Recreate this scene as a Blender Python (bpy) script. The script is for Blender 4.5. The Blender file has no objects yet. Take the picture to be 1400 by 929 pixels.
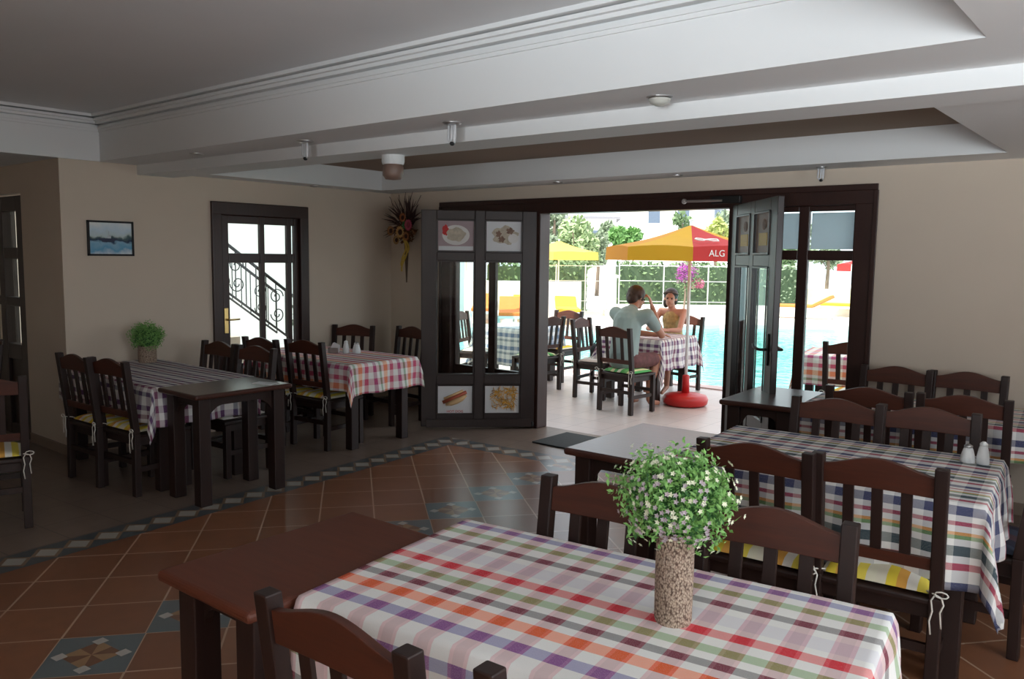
import bpy, bmesh, math, random
from mathutils import Vector, Matrix, noise
random.seed(7)
D = bpy.data
SC = bpy.context.scene
COL = SC.collection
R = math.radians
PI = math.pi

# ------------------------------------------------------------------ camera, light, exposure
H = 1.68
yaw, pitch, roll = R(-39.5), R(-5.8), R(0.75)
cy, sy, cp, sp = math.cos(yaw), math.sin(yaw), math.cos(pitch), math.sin(pitch)
fw = Vector((sy*cp, cy*cp, sp)); r0 = Vector((cy, -sy, 0)); u0 = r0.cross(fw)
rt = math.cos(roll)*r0 + math.sin(roll)*u0
up = -math.sin(roll)*r0 + math.cos(roll)*u0
cam = D.cameras.new('camera'); camo = D.objects.new('camera', cam); COL.objects.link(camo)
cam.sensor_width = 36; cam.lens = 1120/1400*36; cam.clip_end = 400; cam.clip_start = .02
M = Matrix((rt, up, -fw)).transposed().to_4x4(); M.translation = Vector((0, 0, H))
camo.matrix_world = M
SC.camera = camo
SC.view_settings.view_transform = 'Standard'
SC.view_settings.look = 'None'
SC.view_settings.gamma = 1
SC.view_settings.exposure = 0.0
SC.view_settings.use_curve_mapping = False

W = D.worlds.new('sky'); SC.world = W; W.use_nodes = True
bg = W.node_tree.nodes['Background']; bg.inputs[0].default_value = (.86, .93, 1, 1); bg.inputs[1].default_value = 2.1

def add_light(name, kind, loc, direction, energy, color, **kw):
    l = D.lights.new(name, kind); l.energy = energy; l.color = color
    for k, v in kw.items(): setattr(l, k, v)
    o = D.objects.new(name, l); COL.objects.link(o); o.location = loc
    o.rotation_euler = Vector(direction).to_track_quat('-Z', 'Y').to_euler()
    return o
add_light('sun', 'SUN', (0, 0, 12), (.22, .5, -.9), 8.0, (1, .95, .86), angle=.01)
# added area fills at the unseen right and rear walls, brightening beams and tables
add_light('fill_right', 'AREA', (2.55, 2.1, 1.45), (-1, -.15, .25), 66, (.87, .95, 1), shape='RECTANGLE', size=2.6, size_y=1.1)
add_light('fill_rear', 'AREA', (1.2, -3.4, 1.5), (-.25, 1, .75), 185, (.87, .95, 1), shape='RECTANGLE', size=2.2, size_y=1.1, spread=R(80))

# ------------------------------------------------------------------ node helpers
class NT:
    def __init__(s, name):
        s.m = D.materials.new(name); s.m.use_nodes = True
        s.t = s.m.node_tree; s.n = s.t.nodes; s.l = s.t.links
        s.p = s.n['Principled BSDF']
    def new(s, k, **kw):
        n = s.n.new(k)
        for a, b in kw.items(): setattr(n, a, b)
        return n
    def put(s, sock, v):
        if hasattr(v, 'is_output') or isinstance(v, bpy.types.NodeSocket): s.l.new(v, sock)
        else: sock.default_value = v
    def math(s, op, a, b=0.0, c=None):
        n = s.new('ShaderNodeMath', operation=op)
        s.put(n.inputs[0], a); s.put(n.inputs[1], b)
        if c is not None: s.put(n.inputs[2], c)
        return n.outputs[0]
    def mix(s, f, a, b, blend='MIX'):
        n = s.new('ShaderNodeMix', data_type='RGBA', blend_type=blend)
        s.put(n.inputs[0], f)
        s.put(n.inputs[6], a if not isinstance(a, tuple) else (*a, 1)); s.put(n.inputs[7], b if not isinstance(b, tuple) else (*b, 1))
        return n.outputs[2]
    def noise(s, vec, scale, detail=3, rough=.5):
        n = s.new('ShaderNodeTexNoise'); n.inputs['Scale'].default_value = scale
        n.inputs['Detail'].default_value = detail; n.inputs['Roughness'].default_value = rough
        if vec is not None: s.l.new(vec, n.inputs['Vector'])
        return n.outputs[0]
    def coord(s, kind='Object'):
        return s.new('ShaderNodeTexCoord').outputs[kind]
    def scaled(s, vec, sc):
        n = s.new('ShaderNodeMapping'); n.inputs['Scale'].default_value = sc; s.l.new(vec, n.inputs[0]); return n.outputs[0]
    def ramp(s, fac, stops, interp='CONSTANT'):
        n = s.new('ShaderNodeValToRGB'); cr = n.color_ramp; cr.interpolation = interp
        while len(cr.elements) < len(stops): cr.elements.new(.5)
        for e, (p, c) in zip(cr.elements, stops): e.position = p; e.color = (*c, 1)
        s.l.new(fac, n.inputs[0]); return n.outputs[0]
    def bump(s, h, st, dist=.01):
        n = s.new('ShaderNodeBump'); n.inputs['Strength'].default_value = st; n.inputs['Distance'].default_value = dist
        s.l.new(h, n.inputs['Height']); s.l.new(n.outputs[0], s.p.inputs['Normal'])
    def fin(s, col=None, rough=.6, metal=0, spec=.5, coat=0, coat_r=.1):
        if col is not None: s.put(s.p.inputs['Base Color'], col if not isinstance(col, tuple) else (*col, 1))
        s.put(s.p.inputs['Roughness'], rough); s.p.inputs['Metallic'].default_value = metal
        s.p.inputs['Specular IOR Level'].default_value = spec
        s.p.inputs['Coat Weight'].default_value = coat; s.p.inputs['Coat Roughness'].default_value = coat_r
        return s.m

def plain(name, c, rough=.6, metal=0, var=.12, scale=12, spec=.5, bump=0, coat=0):
    t = NT(name); co = t.coord()
    n = t.noise(co, scale)
    col = t.mix(n, tuple(x*(1-var) for x in c), tuple(min(1, x*(1+var)) for x in c))
    if bump: t.bump(t.noise(co, scale*6), bump)
    return t.fin(col, rough, metal, spec, coat)

def wood(name, c1, c2, rough=.38, coat=.25, axis=0):
    t = NT(name); co = t.coord()
    sc = [14, 14, 14]; sc[axis] = 1.6
    n = t.noise(t.scaled(co, tuple(sc)), 3.0, 6, .65)
    n2 = t.noise(co, 2.2, 2)
    col = t.mix(n, c1, c2)
    col = t.mix(t.math('MULTIPLY', n2, .35), col, tuple(x*.5 for x in c1))
    t.bump(n, .12, .004)
    return t.fin(col, rough, 0, .5, coat, .22)

MAT = {}
MAT['wood'] = wood('dark_stained_wood', (.012, .005, .004), (.035, .012, .008), rough=.5, coat=.0, axis=2)
MAT['rail'] = wood('reddish_rail_wood', (.035, .009, .005), (.13, .030, .012), rough=.5, coat=.03, axis=0)
MAT['top'] = wood('table_top_wood', (.075, .016, .007), (.16, .038, .014), rough=.55, coat=.0, axis=0)
MAT['topy'] = wood('table_top_wood_cross', (.040, .013, .010), (.10, .034, .022), rough=.33, coat=.25, axis=0)
MAT['frame'] = wood('door_frame_wood', (.014, .007, .006), (.036, .015, .012), rough=.42, coat=.14, axis=2)
MAT['frame_red'] = wood('door_frame_wood_red', (.020, .007, .006), (.060, .020, .013), rough=.42, coat=.08, axis=2)
MAT['wall'] = plain('cream_wall_paint', (.66, .56, .46), .8, var=.03, scale=3, spec=.2, bump=.03)
MAT['white'] = plain('white_ceiling_paint', (.80, .81, .81), .75, var=.02, scale=2, spec=.25)
MAT['ceil'] = plain('ceiling_paint', (.76, .77, .78), .75, var=.03, scale=2, spec=.2)
MAT['tan'] = plain('tan_recess_shade_baseboard', (.30, .23, .18), .8, var=.05, scale=3, spec=.2)  # shade of the recess ceiling put into the colour; baseboards use it too
MAT['brass'] = plain('brass', (.7, .5, .2), .3, 1)
MAT['steel'] = plain('steel', (.6, .6, .6), .3, 1)
MAT['dark_metal'] = plain('dark_metal', (.03, .03, .03), .45, .6)
MAT['string'] = plain('white_string', (.75, .72, .65), .8)
MAT['black'] = plain('black_cloth', (.015, .015, .017), .7)
MAT['mat'] = plain('rubber_mat', (.045, .05, .05), .85, var=.3, scale=60, bump=.3)
MAT['vase'] = None
MAT['red_plastic'] = plain('red_plastic', (.55, .02, .02), .35, var=.05)
MAT['white_plastic'] = plain('white_plastic', (.82, .84, .84), .3, var=.02)
MAT['stone_white'] = plain('white_plaster', (.85, .83, .78), .8, var=.04, scale=1.5)
MAT['paper'] = plain('white_paper', (.75, .76, .78), .5, var=.02)
MAT['skin'] = plain('tanned_skin', (.42, .19, .12), .5, var=.06)
MAT['skin2'] = plain('fair_skin', (.50, .24, .16), .5, var=.06)
MAT['hair'] = plain('brown_hair', (.045, .018, .010), .55, var=.5, scale=60, bump=.3)
MAT['hair2'] = plain('dark_hair', (.022, .014, .010), .5, var=.5, scale=60, bump=.3)
MAT['shirt'] = plain('grey_green_shirt', (.27, .34, .33), .85, var=.06)
MAT['green_paint'] = plain('green_paint', (.05, .3, .2), .6)

t = NT('woven_vase'); co = t.coord()
v = t.new('ShaderNodeTexVoronoi'); v.inputs['Scale'].default_value = 1.0; t.l.new(t.scaled(co, (230, 230, 150)), v.inputs['Vector'])
t.bump(v.outputs[0], .8, .004)
MAT['vase'] = t.fin(t.ramp(v.outputs[0], [(0, (.66, .54, .42)), (.45, (.44, .33, .25)), (.8, (.12, .07, .05))], 'LINEAR'), .8)

t = NT('glass'); g = t.new('ShaderNodeBsdfGlossy'); g.inputs['Roughness'].default_value = .02; g.inputs[0].default_value = (.9, .95, 1, 1)
tr = t.new('ShaderNodeBsdfTransparent'); tr.inputs[0].default_value = (.93, .96, .95, 1)
fr = t.new('ShaderNodeFresnel'); fr.inputs[0].default_value = 1.35
mx = t.new('ShaderNodeMixShader'); geo = t.new('ShaderNodeNewGeometry'); t.l.new(t.math('MULTIPLY', fr.outputs[0], t.math('SUBTRACT', 1.0, geo.outputs['Backfacing'])), mx.inputs[0]); t.l.new(tr.outputs[0], mx.inputs[1]); t.l.new(g.outputs[0], mx.inputs[2])
t.l.new(mx.outputs[0], t.n['Material Output'].inputs[0]); MAT['glass'] = t.m

# ---- floor
t = NT('floor_tiles'); sep = t.new('ShaderNodeSeparateXYZ'); t.l.new(t.coord(), sep.inputs[0])
X, Y = sep.outputs[0], sep.outputs[1]
def lin(a, b, c): return t.math('ADD', t.math('MULTIPLY', X, a), t.math('MULTIPLY_ADD', Y, b, c))
T = .345
n_ = t.math('DIVIDE', lin(.636, .772, .22), T); m_ = t.math('DIVIDE', lin(.772, -.636, 4.405), T)
i_, j_ = t.math('FLOOR', n_), t.math('FLOOR', m_)
fi, fj = t.math('SUBTRACT', n_, i_), t.math('SUBTRACT', m_, j_)
def edge(f, w):  # 1 near 0 or 1
    return t.math('LESS_THAN', t.math('MINIMUM', f, t.math('SUBTRACT', 1.0, f)), w)
def OR(a, b): return t.math('MAXIMUM', a, b)
def AND(a, b): return t.math('MULTIPLY', a, b)
grout = OR(edge(fi, .014), edge(fj, .014))
comb = t.new('ShaderNodeCombineXYZ'); t.l.new(i_, comb.inputs[0]); t.l.new(j_, comb.inputs[1])
wn = t.new('ShaderNodeTexWhiteNoise', noise_dimensions='3D'); t.l.new(comb.outputs[0], wn.inputs['Vector'])
co = t.coord()
terr = t.mix(wn.outputs[0], (.25, .095, .045), (.34, .135, .062))
terr = t.mix(t.noise(co, 9, 5, .6), tuple([.19, .080, .042]), terr)
terr = t.mix(grout, terr, (.50, .34, .24))
U = lin(.9962, .0872, 0); V = lin(-.0872, .9962, 0)
# outer area: axis-parallel tiles, grey brown
a1 = t.math('FRACT', t.math('DIVIDE', U, .34)); a2 = t.math('FRACT', t.math('DIVIDE', V, .34))
gout = OR(edge(a1, .012), edge(a2, .012))
outer = t.mix(t.noise(co, 6, 5, .6), (.17, .12, .09), (.27, .20, .16))
outer = t.mix(gout, outer, (.13, .10, .085))
# star tiles
isstar = t.math('COMPARE', t.math('ADD', i_, j_), -1.0, .1)
ci, cj = t.math('SUBTRACT', fi, .5), t.math('SUBTRACT', fj, .5)
rr = t.math('SQRT', t.math('ADD', AND(ci, ci), AND(cj, cj)))
th = t.math('ARCTAN2', ci, cj)
wedge = t.math('GREATER_THAN', t.math('SINE', t.math('MULTIPLY', th, 4.0)), 0.0)
star_in = t.mix(wedge, (.34, .20, .10), (.20, .09, .05))
dm = t.math('ADD', t.math('ABSOLUTE', ci), t.math('ABSOLUTE', cj))
ma = t.math('MAXIMUM', t.math('ABSOLUTE', ci), t.math('ABSOLUTE', cj))
star = t.mix(t.math('LESS_THAN', dm, .36), (.13, .155, .165), star_in)
lightsq = AND(t.math('GREATER_THAN', ma, .27), t.math('LESS_THAN', t.math('ADD', t.math('ABSOLUTE', t.math('SUBTRACT', ma, .36)), t.math('SUBTRACT', dm, ma)), .10))
star = t.mix(lightsq, star, (.48, .45, .42))
terr = t.mix(isstar, terr, star)
# border band along the room and across in front of the doors
def band(P, Q, lo, hi):
    inside = AND(t.math('GREATER_THAN', P, lo), t.math('LESS_THAN', P, hi))
    q = t.math('MULTIPLY', t.math('ABSOLUTE', t.math('SUBTRACT', t.math('FRACT', t.math('DIVIDE', Q, .175)), .5)), 2.0)
    p = t.math('DIVIDE', t.math('SUBTRACT', P, lo), hi-lo)
    tri = t.math('LESS_THAN', t.math('ADD', q, t.math('ABSOLUTE', t.math('MULTIPLY_ADD', p, 2.4, -1.2))), .75)
    tri2 = t.math('LESS_THAN', t.math('ADD', q, t.math('ABSOLUTE', t.math('MULTIPLY_ADD', p, 2.4, -1.2))), 1.05)
    c = t.mix(tri2, (.085, .10, .11), (.24, .15, .09))
    return inside, t.mix(tri, c, (.40, .38, .34))
b1, c1 = band(U, V, -4.75, -4.51); b2, c2 = band(V, U, 5.60, 5.84)
inner = AND(t.math('GREATER_THAN', U, -4.62), t.math('LESS_THAN', V, 5.7))
fl = t.mix(inner, outer, terr)
fl = t.mix(AND(b2, t.math('GREATER_THAN', U, -4.6)), fl, c2)
fl = t.mix(AND(b1, t.math('LESS_THAN', V, 5.84)), fl, c1)
MAT['floor'] = t.fin(fl, .29, 0, .6)

# ---- terrace outside
t = NT('terrace_tiles'); br = t.new('ShaderNodeTexBrick'); br.offset = 0
t.l.new(t.coord(), br.inputs[0]); br.inputs['Scale'].default_value = 3
br.inputs['Color1'].default_value = (.62, .52, .48, 1); br.inputs['Color2'].default_value = (.56, .48, .45, 1); br.inputs['Mortar'].default_value = (.40, .33, .31, 1)
br.inputs['Brick Width'].default_value = 1; br.inputs['Row Height'].default_value = 1; br.inputs['Mortar Size'].default_value = .012
MAT['terrace'] = t.fin(br.outputs[0], .35)
MAT['deck'] = plain('pale_deck_stone', (.80, .78, .72), .7, var=.05, scale=2)
MAT['coping'] = plain('pink_coping_stone', (.62, .45, .42), .6, var=.08, scale=6)
t = NT('pool_water'); co = t.coord(); n = t.noise(co, 1.6, 3)
t.bump(t.noise(co, 5, 2), .25, .05)
MAT['water'] = t.fin(t.mix(n, (.05, .42, .44), (.20, .66, .66)), .08, 0, .6)

# ---- woven plaid cloths, in metres on the UV map
def plaid(name, weft, warp, wp, tot, wf=.45):
    """weft: list (pos_m, colour) repeated every tot metres across; warp: list (fraction, colour) every wp metres along"""
    t = NT(name); uv = t.new('ShaderNodeUVMap'); uv.uv_map = 'UVMap'
    s = t.new('ShaderNodeSeparateXYZ'); t.l.new(uv.outputs[0], s.inputs[0])
    a = t.math('FRACT', t.math('DIVIDE', s.outputs[0], wp)); b = t.math('FRACT', t.math('DIVIDE', s.outputs[1], tot))
    c1 = t.ramp(b, [(p/tot, c) for p, c in weft]); c2 = t.ramp(a, warp)
    col = t.mix(wf, c1, c2)
    nz = t.noise(t.scaled(uv.outputs[0], (900, 260, 1)), 1.0, 2)
    col = t.mix(t.math('MULTIPLY', t.math('GREATER_THAN', nz, .56), .22), col, (.75, .72, .70))
    t.bump(nz, .2, .002)
    return t.fin(col, .85, 0, .2)
WH = (.88, .87, .84)
WW = (.90, .88, .85)
MAT['plaid_red'] = plaid('red_orange_plaid', [(0, WH), (.03, (.14, .16, .42)), (.065, WH), (.105, (.22, .42, .14)), (.14, WH), (.19, (.05, .04, .05)), (.225, WH), (.26, (.74, .72, .77)), (.33, WH), (.36, (.80, .01, .01)), (.405, WH),
    (.45, (.22, .42, .14)), (.485, WH), (.52, (.04, .04, .05)), (.555, WH), (.59, (1.0, .18, .0)), (.64, WH), (.69, (.15, .14, .42)), (.735, WH)],
    [(0, WW), (.50, (.74, .20, .26)), (.60, (.50, .05, .10)), (.90, (.74, .20, .26))], .108, .80, .38)
MAT['plaid_blue'] = plaid('navy_maroon_plaid', [(0, WH), (.028, (.02, .03, .12)), (.065, WH), (.088, (.45, .03, .07)), (.105, WH), (.130, (.80, .34, .03)), (.142, (.15, .32, .06)), (.158, WH), (.185, (.01, .05, .04)), (.225, WH), (.252, (.50, .02, .05)), (.28, WH)],
    [(0, (.80, .78, .76)), (.5, (.10, .11, .18))], .11, .30, .33)
MAT['plaid_plum'] = plaid('plum_grey_plaid', [(0, WH), (.035, (.06, .01, .10)), (.07, WH), (.10, (.20, .02, .05)), (.13, WH), (.16, (.01, .03, .10)), (.19, WH)],
    [(0, (.8, .78, .78)), (.5, (.20, .08, .20))], .10, .22, .45)
MAT['plaid_pink'] = plaid('pink_orange_plaid', [(0, WH), (.03, (.62, .03, .12)), (.07, WH), (.10, (.95, .30, .03)), (.15, WH), (.18, (.03, .28, .08)), (.205, WH), (.235, (.40, .01, .18)), (.27, WH)],
    [(0, WW), (.5, (.62, .14, .22))], .11, .29, .45)
MAT['plaid_sky'] = plaid('blue_grey_plaid', [(0, WH), (.04, (.05, .12, .28)), (.09, WH), (.12, (.20, .24, .26)), (.15, WH)],
    [(0, (.8, .8, .8)), (.5, (.25, .33, .42))], .10, .17, .45)

def stripe_mat(name, cols):
    t = NT(name); s = t.new('ShaderNodeSeparateXYZ'); t.l.new(t.coord(), s.inputs[0])
    f = t.math('FRACT', t.math('DIVIDE', s.outputs[0], .21))
    k = len(cols)
    return t.fin(t.ramp(f, [(i/k, c) for i, c in enumerate(cols)]), .85, 0, .2)
CY = stripe_mat('yellow_striped_cushion', [(.75, .70, .55), (.80, .62, .06), (.74, .38, .08), (.78, .74, .66), (.82, .66, .10), (.76, .72, .55)])
CG = stripe_mat('green_striped_cushion', [(.75, .72, .55), (.10, .35, .10), (.18, .45, .15), (.78, .74, .40), (.10, .38, .12)])
CR = stripe_mat('orange_striped_cushion', [(.75, .70, .6), (.75, .25, .08), (.78, .55, .10), (.80, .75, .66), (.62, .10, .10)])
CW = stripe_mat('pale_striped_cushion', [(.74, .71, .66), (.70, .62, .52), (.78, .76, .72), (.66, .55, .5)])

def leafmat(name, c, var=.35, tr=.0):
    return plain(name, c, .6, var=var, scale=3.5)

# ------------------------------------------------------------------ mesh helpers
class MB:
    def __init__(s): s.bm = bmesh.new()
    def _add(s, geom_fn, mat4=None):
        before = set(s.bm.verts); geom_fn()
        vs = [v for v in s.bm.verts if v not in before]
        if mat4 is not None: bmesh.ops.transform(s.bm, matrix=mat4, verts=vs)
        return vs
    def box(s, x0, x1, y0, y1, z0, z1, m=None):
        vs = [s.bm.verts.new(p) for p in ((x0,y0,z0),(x1,y0,z0),(x1,y1,z0),(x0,y1,z0),(x0,y0,z1),(x1,y0,z1),(x1,y1,z1),(x0,y1,z1))]
        for f in ((3,2,1,0),(4,5,6,7),(0,1,5,4),(1,2,6,5),(2,3,7,6),(3,0,4,7)): s.bm.faces.new([vs[i] for i in f])
        if m is not None: bmesh.ops.transform(s.bm, matrix=m, verts=vs)
        return s
    def hexa(s, pts):
        vs = [s.bm.verts.new(p) for p in pts]
        for f in ((3,2,1,0),(4,5,6,7),(0,1,5,4),(1,2,6,5),(2,3,7,6),(3,0,4,7)): s.bm.faces.new([vs[i] for i in f])
        return s
    def beam(s, a, b, w, d, upv=(0,0,1)):
        a, b = Vector(a), Vector(b); z = (b-a).normalized(); x = Vector(upv).cross(z)
        if x.length < 1e-4: x = Vector((1,0,0)).cross(z)
        if x.length < 1e-4: x = Vector((0,1,0))
        x.normalize(); y = z.cross(x)
        P = []
        for c in (a, b):
            for sx, sy_ in ((-1,-1),(1,-1),(1,1),(-1,1)): P.append(c + x*sx*w/2 + y*sy_*d/2)
        return s.hexa(P)
    def lathe(s, prof, n=16, loc=(0,0,0), cap=True):
        loc = Vector(loc); rings = []
        for r, z in prof: rings.append([s.bm.verts.new(loc+Vector((r*math.cos(2*PI*k/n), r*math.sin(2*PI*k/n), z))) for k in range(n)])
        for a, b in zip(rings, rings[1:]):
            for k in range(n): s.bm.faces.new((a[k], a[(k+1)%n], b[(k+1)%n], b[k]))
        if cap:
            s.bm.faces.new(rings[0][::-1]); s.bm.faces.new(rings[-1])
        return s
    def tube(s, pts, r, n=8, rad=None):
        pts = [Vector(p) for p in pts]; rings = []
        prev = None
        for i, p in enumerate(pts):
            d = (pts[min(i+1, len(pts)-1)] - pts[max(i-1, 0)]).normalized()
            if prev is None:
                x = d.orthogonal().normalized()
            else:
                x = (prev - d*prev.dot(d)); x = x.normalized() if x.length > 1e-6 else d.orthogonal().normalized()
            prev = x; y = d.cross(x); rr_ = rad[i] if rad else r
            rings.append([s.bm.verts.new(p + (x*math.cos(2*PI*k/n) + y*math.sin(2*PI*k/n))*rr_) for k in range(n)])
        for a, b in zip(rings, rings[1:]):
            for k in range(n): s.bm.faces.new((a[k], a[(k+1)%n], b[(k+1)%n], b[k]))
        s.bm.faces.new(rings[0][::-1]); s.bm.faces.new(rings[-1])
        return s
    def ball(s, c, r, sc=(1,1,1), seg=16, rings=10, rot=None):
        m = Matrix.Translation(c) @ (rot.to_matrix().to_4x4() if rot else Matrix()) @ Matrix.Diagonal((r*sc[0], r*sc[1], r*sc[2], 1))
        bmesh.ops.create_uvsphere(s.bm, u_segments=seg, v_segments=rings, radius=1, matrix=m); return s
    def quad(s, pts):
        s.bm.faces.new([s.bm.verts.new(p) for p in pts]); return s
    def build(s, name, m, parent=None, bevel=0, smooth=False, seg=2):
        bmesh.ops.recalc_face_normals(s.bm, faces=s.bm.faces)
        me = D.meshes.new(name); s.bm.to_mesh(me); s.bm.free()
        me.materials.append(m)
        if smooth:
            for p in me.polygons: p.use_smooth = True
        o = D.objects.new(name, me); COL.objects.link(o)
        if parent: o.parent = parent
        if bevel:
            b = o.modifiers.new('bevel', 'BEVEL'); b.width = bevel; b.segments = seg; b.limit_method = 'ANGLE'
        return o

def tag(o, label=None, cat=None, group=None, kind=None):
    if label: o['label'] = label
    if cat: o['category'] = cat
    if group: o['group'] = group
    if kind: o['kind'] = kind
    return o
def empty(name, loc, rz=0, label=None, cat=None, group=None):
    o = D.objects.new(name, None); COL.objects.link(o); o.location = loc; o.rotation_euler = (0, 0, rz); o.empty_display_size = .1
    return tag(o, label, cat, group)
def copy_tree(o, parent=None):
    c = o.copy(); COL.objects.link(c)
    if parent: c.parent = parent
    for ch in list(o.children): copy_tree(ch, c)
    return c
def struct(name, mb, m, parent=None, bevel=0):
    o = mb.build(name, m, parent, bevel)
    if parent is None: o['kind'] = 'structure'
    return o
def rounded_box(mb, x0, x1, y0, y1, z0, z1): return mb.box(x0, x1, y0, y1, z0, z1)

# ------------------------------------------------------------------ the setting: room shell
ZA, ZB, ZC, ZT = 2.41, 2.33, 2.36, 2.77
XL, YB, XR, YR = -6.98, 6.30, 2.6, -3.5
struct('floor', MB().box(-9.6, XR, YR, 6.42, -.15, 0), MAT['floor'])
# back wall round the door opening
b = MB().box(XL-.2, -6.15, YB, YB+.18, 0, 2.95).box(-1.79, XR, YB, YB+.18, 0, 2.95).box(-6.15, -1.79, YB, YB+.18, 2.21, 2.95)
struct('wall_back', b, MAT['wall'])
b = MB().box(XL-.2, XL, 2.79, 4.09, 0, 2.95).box(XL-.2, XL, 5.16, YB, 0, 2.95).box(XL-.2, XL, 4.09, 5.16, 2.15, 2.95)
struct('wall_left', b, MAT['wall'])
b = MB().box(-9.6, -8.80, 2.79, 2.97, 0, 2.95).box(-7.78, XL-.2, 2.79, 2.97, 0, 2.95).box(-8.80, -7.78, 2.79, 2.97, 2.17, 2.95)
struct('wall_return', b, MAT['wall'])
struct('wall_far_left', MB().box(-9.75, -9.6, YR, 2.97, 0, 2.95), MAT['wall'])
b = MB().box(XR, XR+.15, YR, .7, 0, 2.95).box(XR, XR+.15, 3.5, YB+.18, 0, 2.95).box(XR, XR+.15, .7, 3.5, 0, .85).box(XR, XR+.15, .7, 3.5, 2.05, 2.95)
struct('wall_right', b, MAT['wall'])
b = MB().box(-9.75, 0, YR-.15, YR, 0, 2.95).box(2.3, XR+.15, YR-.15, YR, 0, 2.95).box(0, 2.3, YR-.15, YR, 0, .85).box(0, 2.3, YR-.15, YR, 2.05, 2.95)
struct('wall_rear', b, MAT['wall'])
struct('ceiling', MB().box(-7.0, -.5, YR, 3.2, ZT, ZT+.12), MAT['ceil'])
XT0, XT1, YT = -6.95, -.57, 3.10
struct('trim_1', MB().box(-9.6, XT0, YR, 2.79, ZA, 2.95).box(-7.0, XT0, 2.79, YT, ZA, 2.95), MAT['white'])        # lowered soffit on the left
struct('trim_2', MB().box(XT1, XR, YR, YT, ZA, 2.95), MAT['white'])                                # on the right
struct('trim_3', MB().hexa([(XL, YT, ZA), (XR, YT, ZA), (XR, 3.63, ZA), (XL, 3.44, ZA), (XL, YT, 2.95), (XR, YT, 2.95), (XR, 3.63, 2.95), (XL, 3.44, 2.95)]), MAT['white'])
struct('trim_4', MB().hexa([(XL, 3.42, ZB), (XR, 3.64, ZB), (XR, 3.93, ZB), (XL, 3.74, ZB), (XL, 3.42, 2.95), (XR, 3.64, 2.95), (XR, 3.93, 2.95), (XL, 3.74, 2.95)]), MAT['white'])  # beam
struct('trim_5', MB().box(-6.98, -6.7, 3.7, YB, ZC, 2.95).box(-.93, XR, 3.9, YB, ZC, 2.95).box(-6.7, -.93, 5.92, YB, ZC, 2.95), MAT['white'])
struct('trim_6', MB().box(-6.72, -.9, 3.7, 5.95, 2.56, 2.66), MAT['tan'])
# crown moulding round the tray
def crown(mb, run, inward):
    (x0, y0), (x1, y1) = run; ix, iy = inward
    for k, (d0, z0, z1) in enumerate(((.012, ZT-.125, ZT-.105), (.022, ZT-.105, ZT-.085), (.05, ZT-.07, ZT-.05), (.075, ZT-.05, ZT-.03), (.10, ZT-.022, ZT))):
        xa, xb = sorted((x0, x1)); ya, yb = sorted((y0, y1))
        if ix: mb.box(min(x0, x0+ix*d0), max(x0, x0+ix*d0), ya, yb, z0, z1)
        else: mb.box(xa, xb, min(y0, y0+iy*d0), max(y0, y0+iy*d0), z0, z1)
mb = MB(); crown(mb, ((XT0, YT), (XT1, YT)), (0, -1)); crown(mb, ((XT0, YR), (XT0, YT)), (1, 0)); crown(mb, ((XT1, YR), (XT1, YT)), (-1, 0))
struct('trim_7', mb, MAT['white'])
struct('roof', MB().box(XL-.75, XR+.2, 2.6, YB+.2, 2.96, 6.0).box(-9.9, XR+.2, YR-.2, 2.6, 2.96, 6.0), MAT['stone_white'])  # unseen block, height and left overhang shaped to shade terrace and side door
struct('baseboard_left', MB().box(XL, XL+.015, 2.79, 4.0, 0, .08).box(XL, XL+.015, 5.25, YB, 0, .08), MAT['tan'])
struct('baseboard_return', MB().box(-7.76, XL+.015, 2.775, 2.79, 0, .08), MAT['tan'])
struct('baseboard_back', MB().box(-1.70, XR, YB-.015, YB, 0, .08).box(XL, -6.2, YB-.015, YB, 0, .08), MAT['tan'])

# ------------------------------------------------------------------ doors
def panel_leaf(name, w, h, cols, rows, m, parent=None, th=.045, z0=.02):
    """frame in local XZ, hinge at x=0. cols/rows: openings (a,b)"""
    xs = [0] + [v for c in cols for v in c] + [w]; zs = [z0] + [v for c in rows for v in c] + [h]
    mb = MB()
    for k in range(0, len(xs), 2): mb.box(xs[k], xs[k+1], -th/2, th/2, z0, h)
    for a, b_ in cols:
        for k in range(0, len(zs), 2): mb.box(a, b_, -th/2+.002, th/2-.002, zs[k], zs[k+1])
    return mb.build(name, m, parent, bevel=.006)
def bead(parent, a, b_, z0, z1, m, y=0, w=.012):
    mb = MB()
    for yy in (-.026, .026):
        mb.box(a, b_, yy-.004, yy+.004, z0, z0+w).box(a, b_, yy-.004, yy+.004, z1-w, z1).box(a, a+w, yy-.004, yy+.004, z0, z1).box(b_-w, b_, yy-.004, yy+.004, z0, z1)
    return mb.build('glazing_bead', m, parent)
COLS = [(.135, .485), (.58, .935)]; ROWS = [(.145, .435), (.53, 1.63), (1.715, 2.02)]

def text_obj(name, s, size, m, parent, loc, rot, ext=.001):
    cu = D.curves.new(name, 'FONT'); cu.body = s; cu.size = size; cu.extrude = ext; cu.align_x = 'CENTER'; cu.align_y = 'CENTER'
    tmp = D.objects.new('tmp', cu); COL.objects.link(tmp)
    bpy.context.view_layer.update()
    me = D.meshes.new_from_object(tmp.evaluated_get(bpy.context.evaluated_depsgraph_get()))
    D.objects.remove(tmp); me.name = name; me.materials.clear(); me.materials.append(m)
    o = D.objects.new(name, me); COL.objects.link(o); o.parent = parent; o.location = loc; o.rotation_euler = rot
    return o
RED = plain('red_print', (.6, .03, .03), .6); BUN = plain('bun_print', (.72, .48, .25), .6); SAUS = plain('sausage_print', (.45, .10, .05), .6)
FRY = plain('fries_print', (.80, .42, .03), .6); FRYD = plain('fries_dark_print', (.30, .13, .02), .6); SAND = plain('food_print', (.52, .46, .36), .6, var=.4, scale=30)
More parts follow.
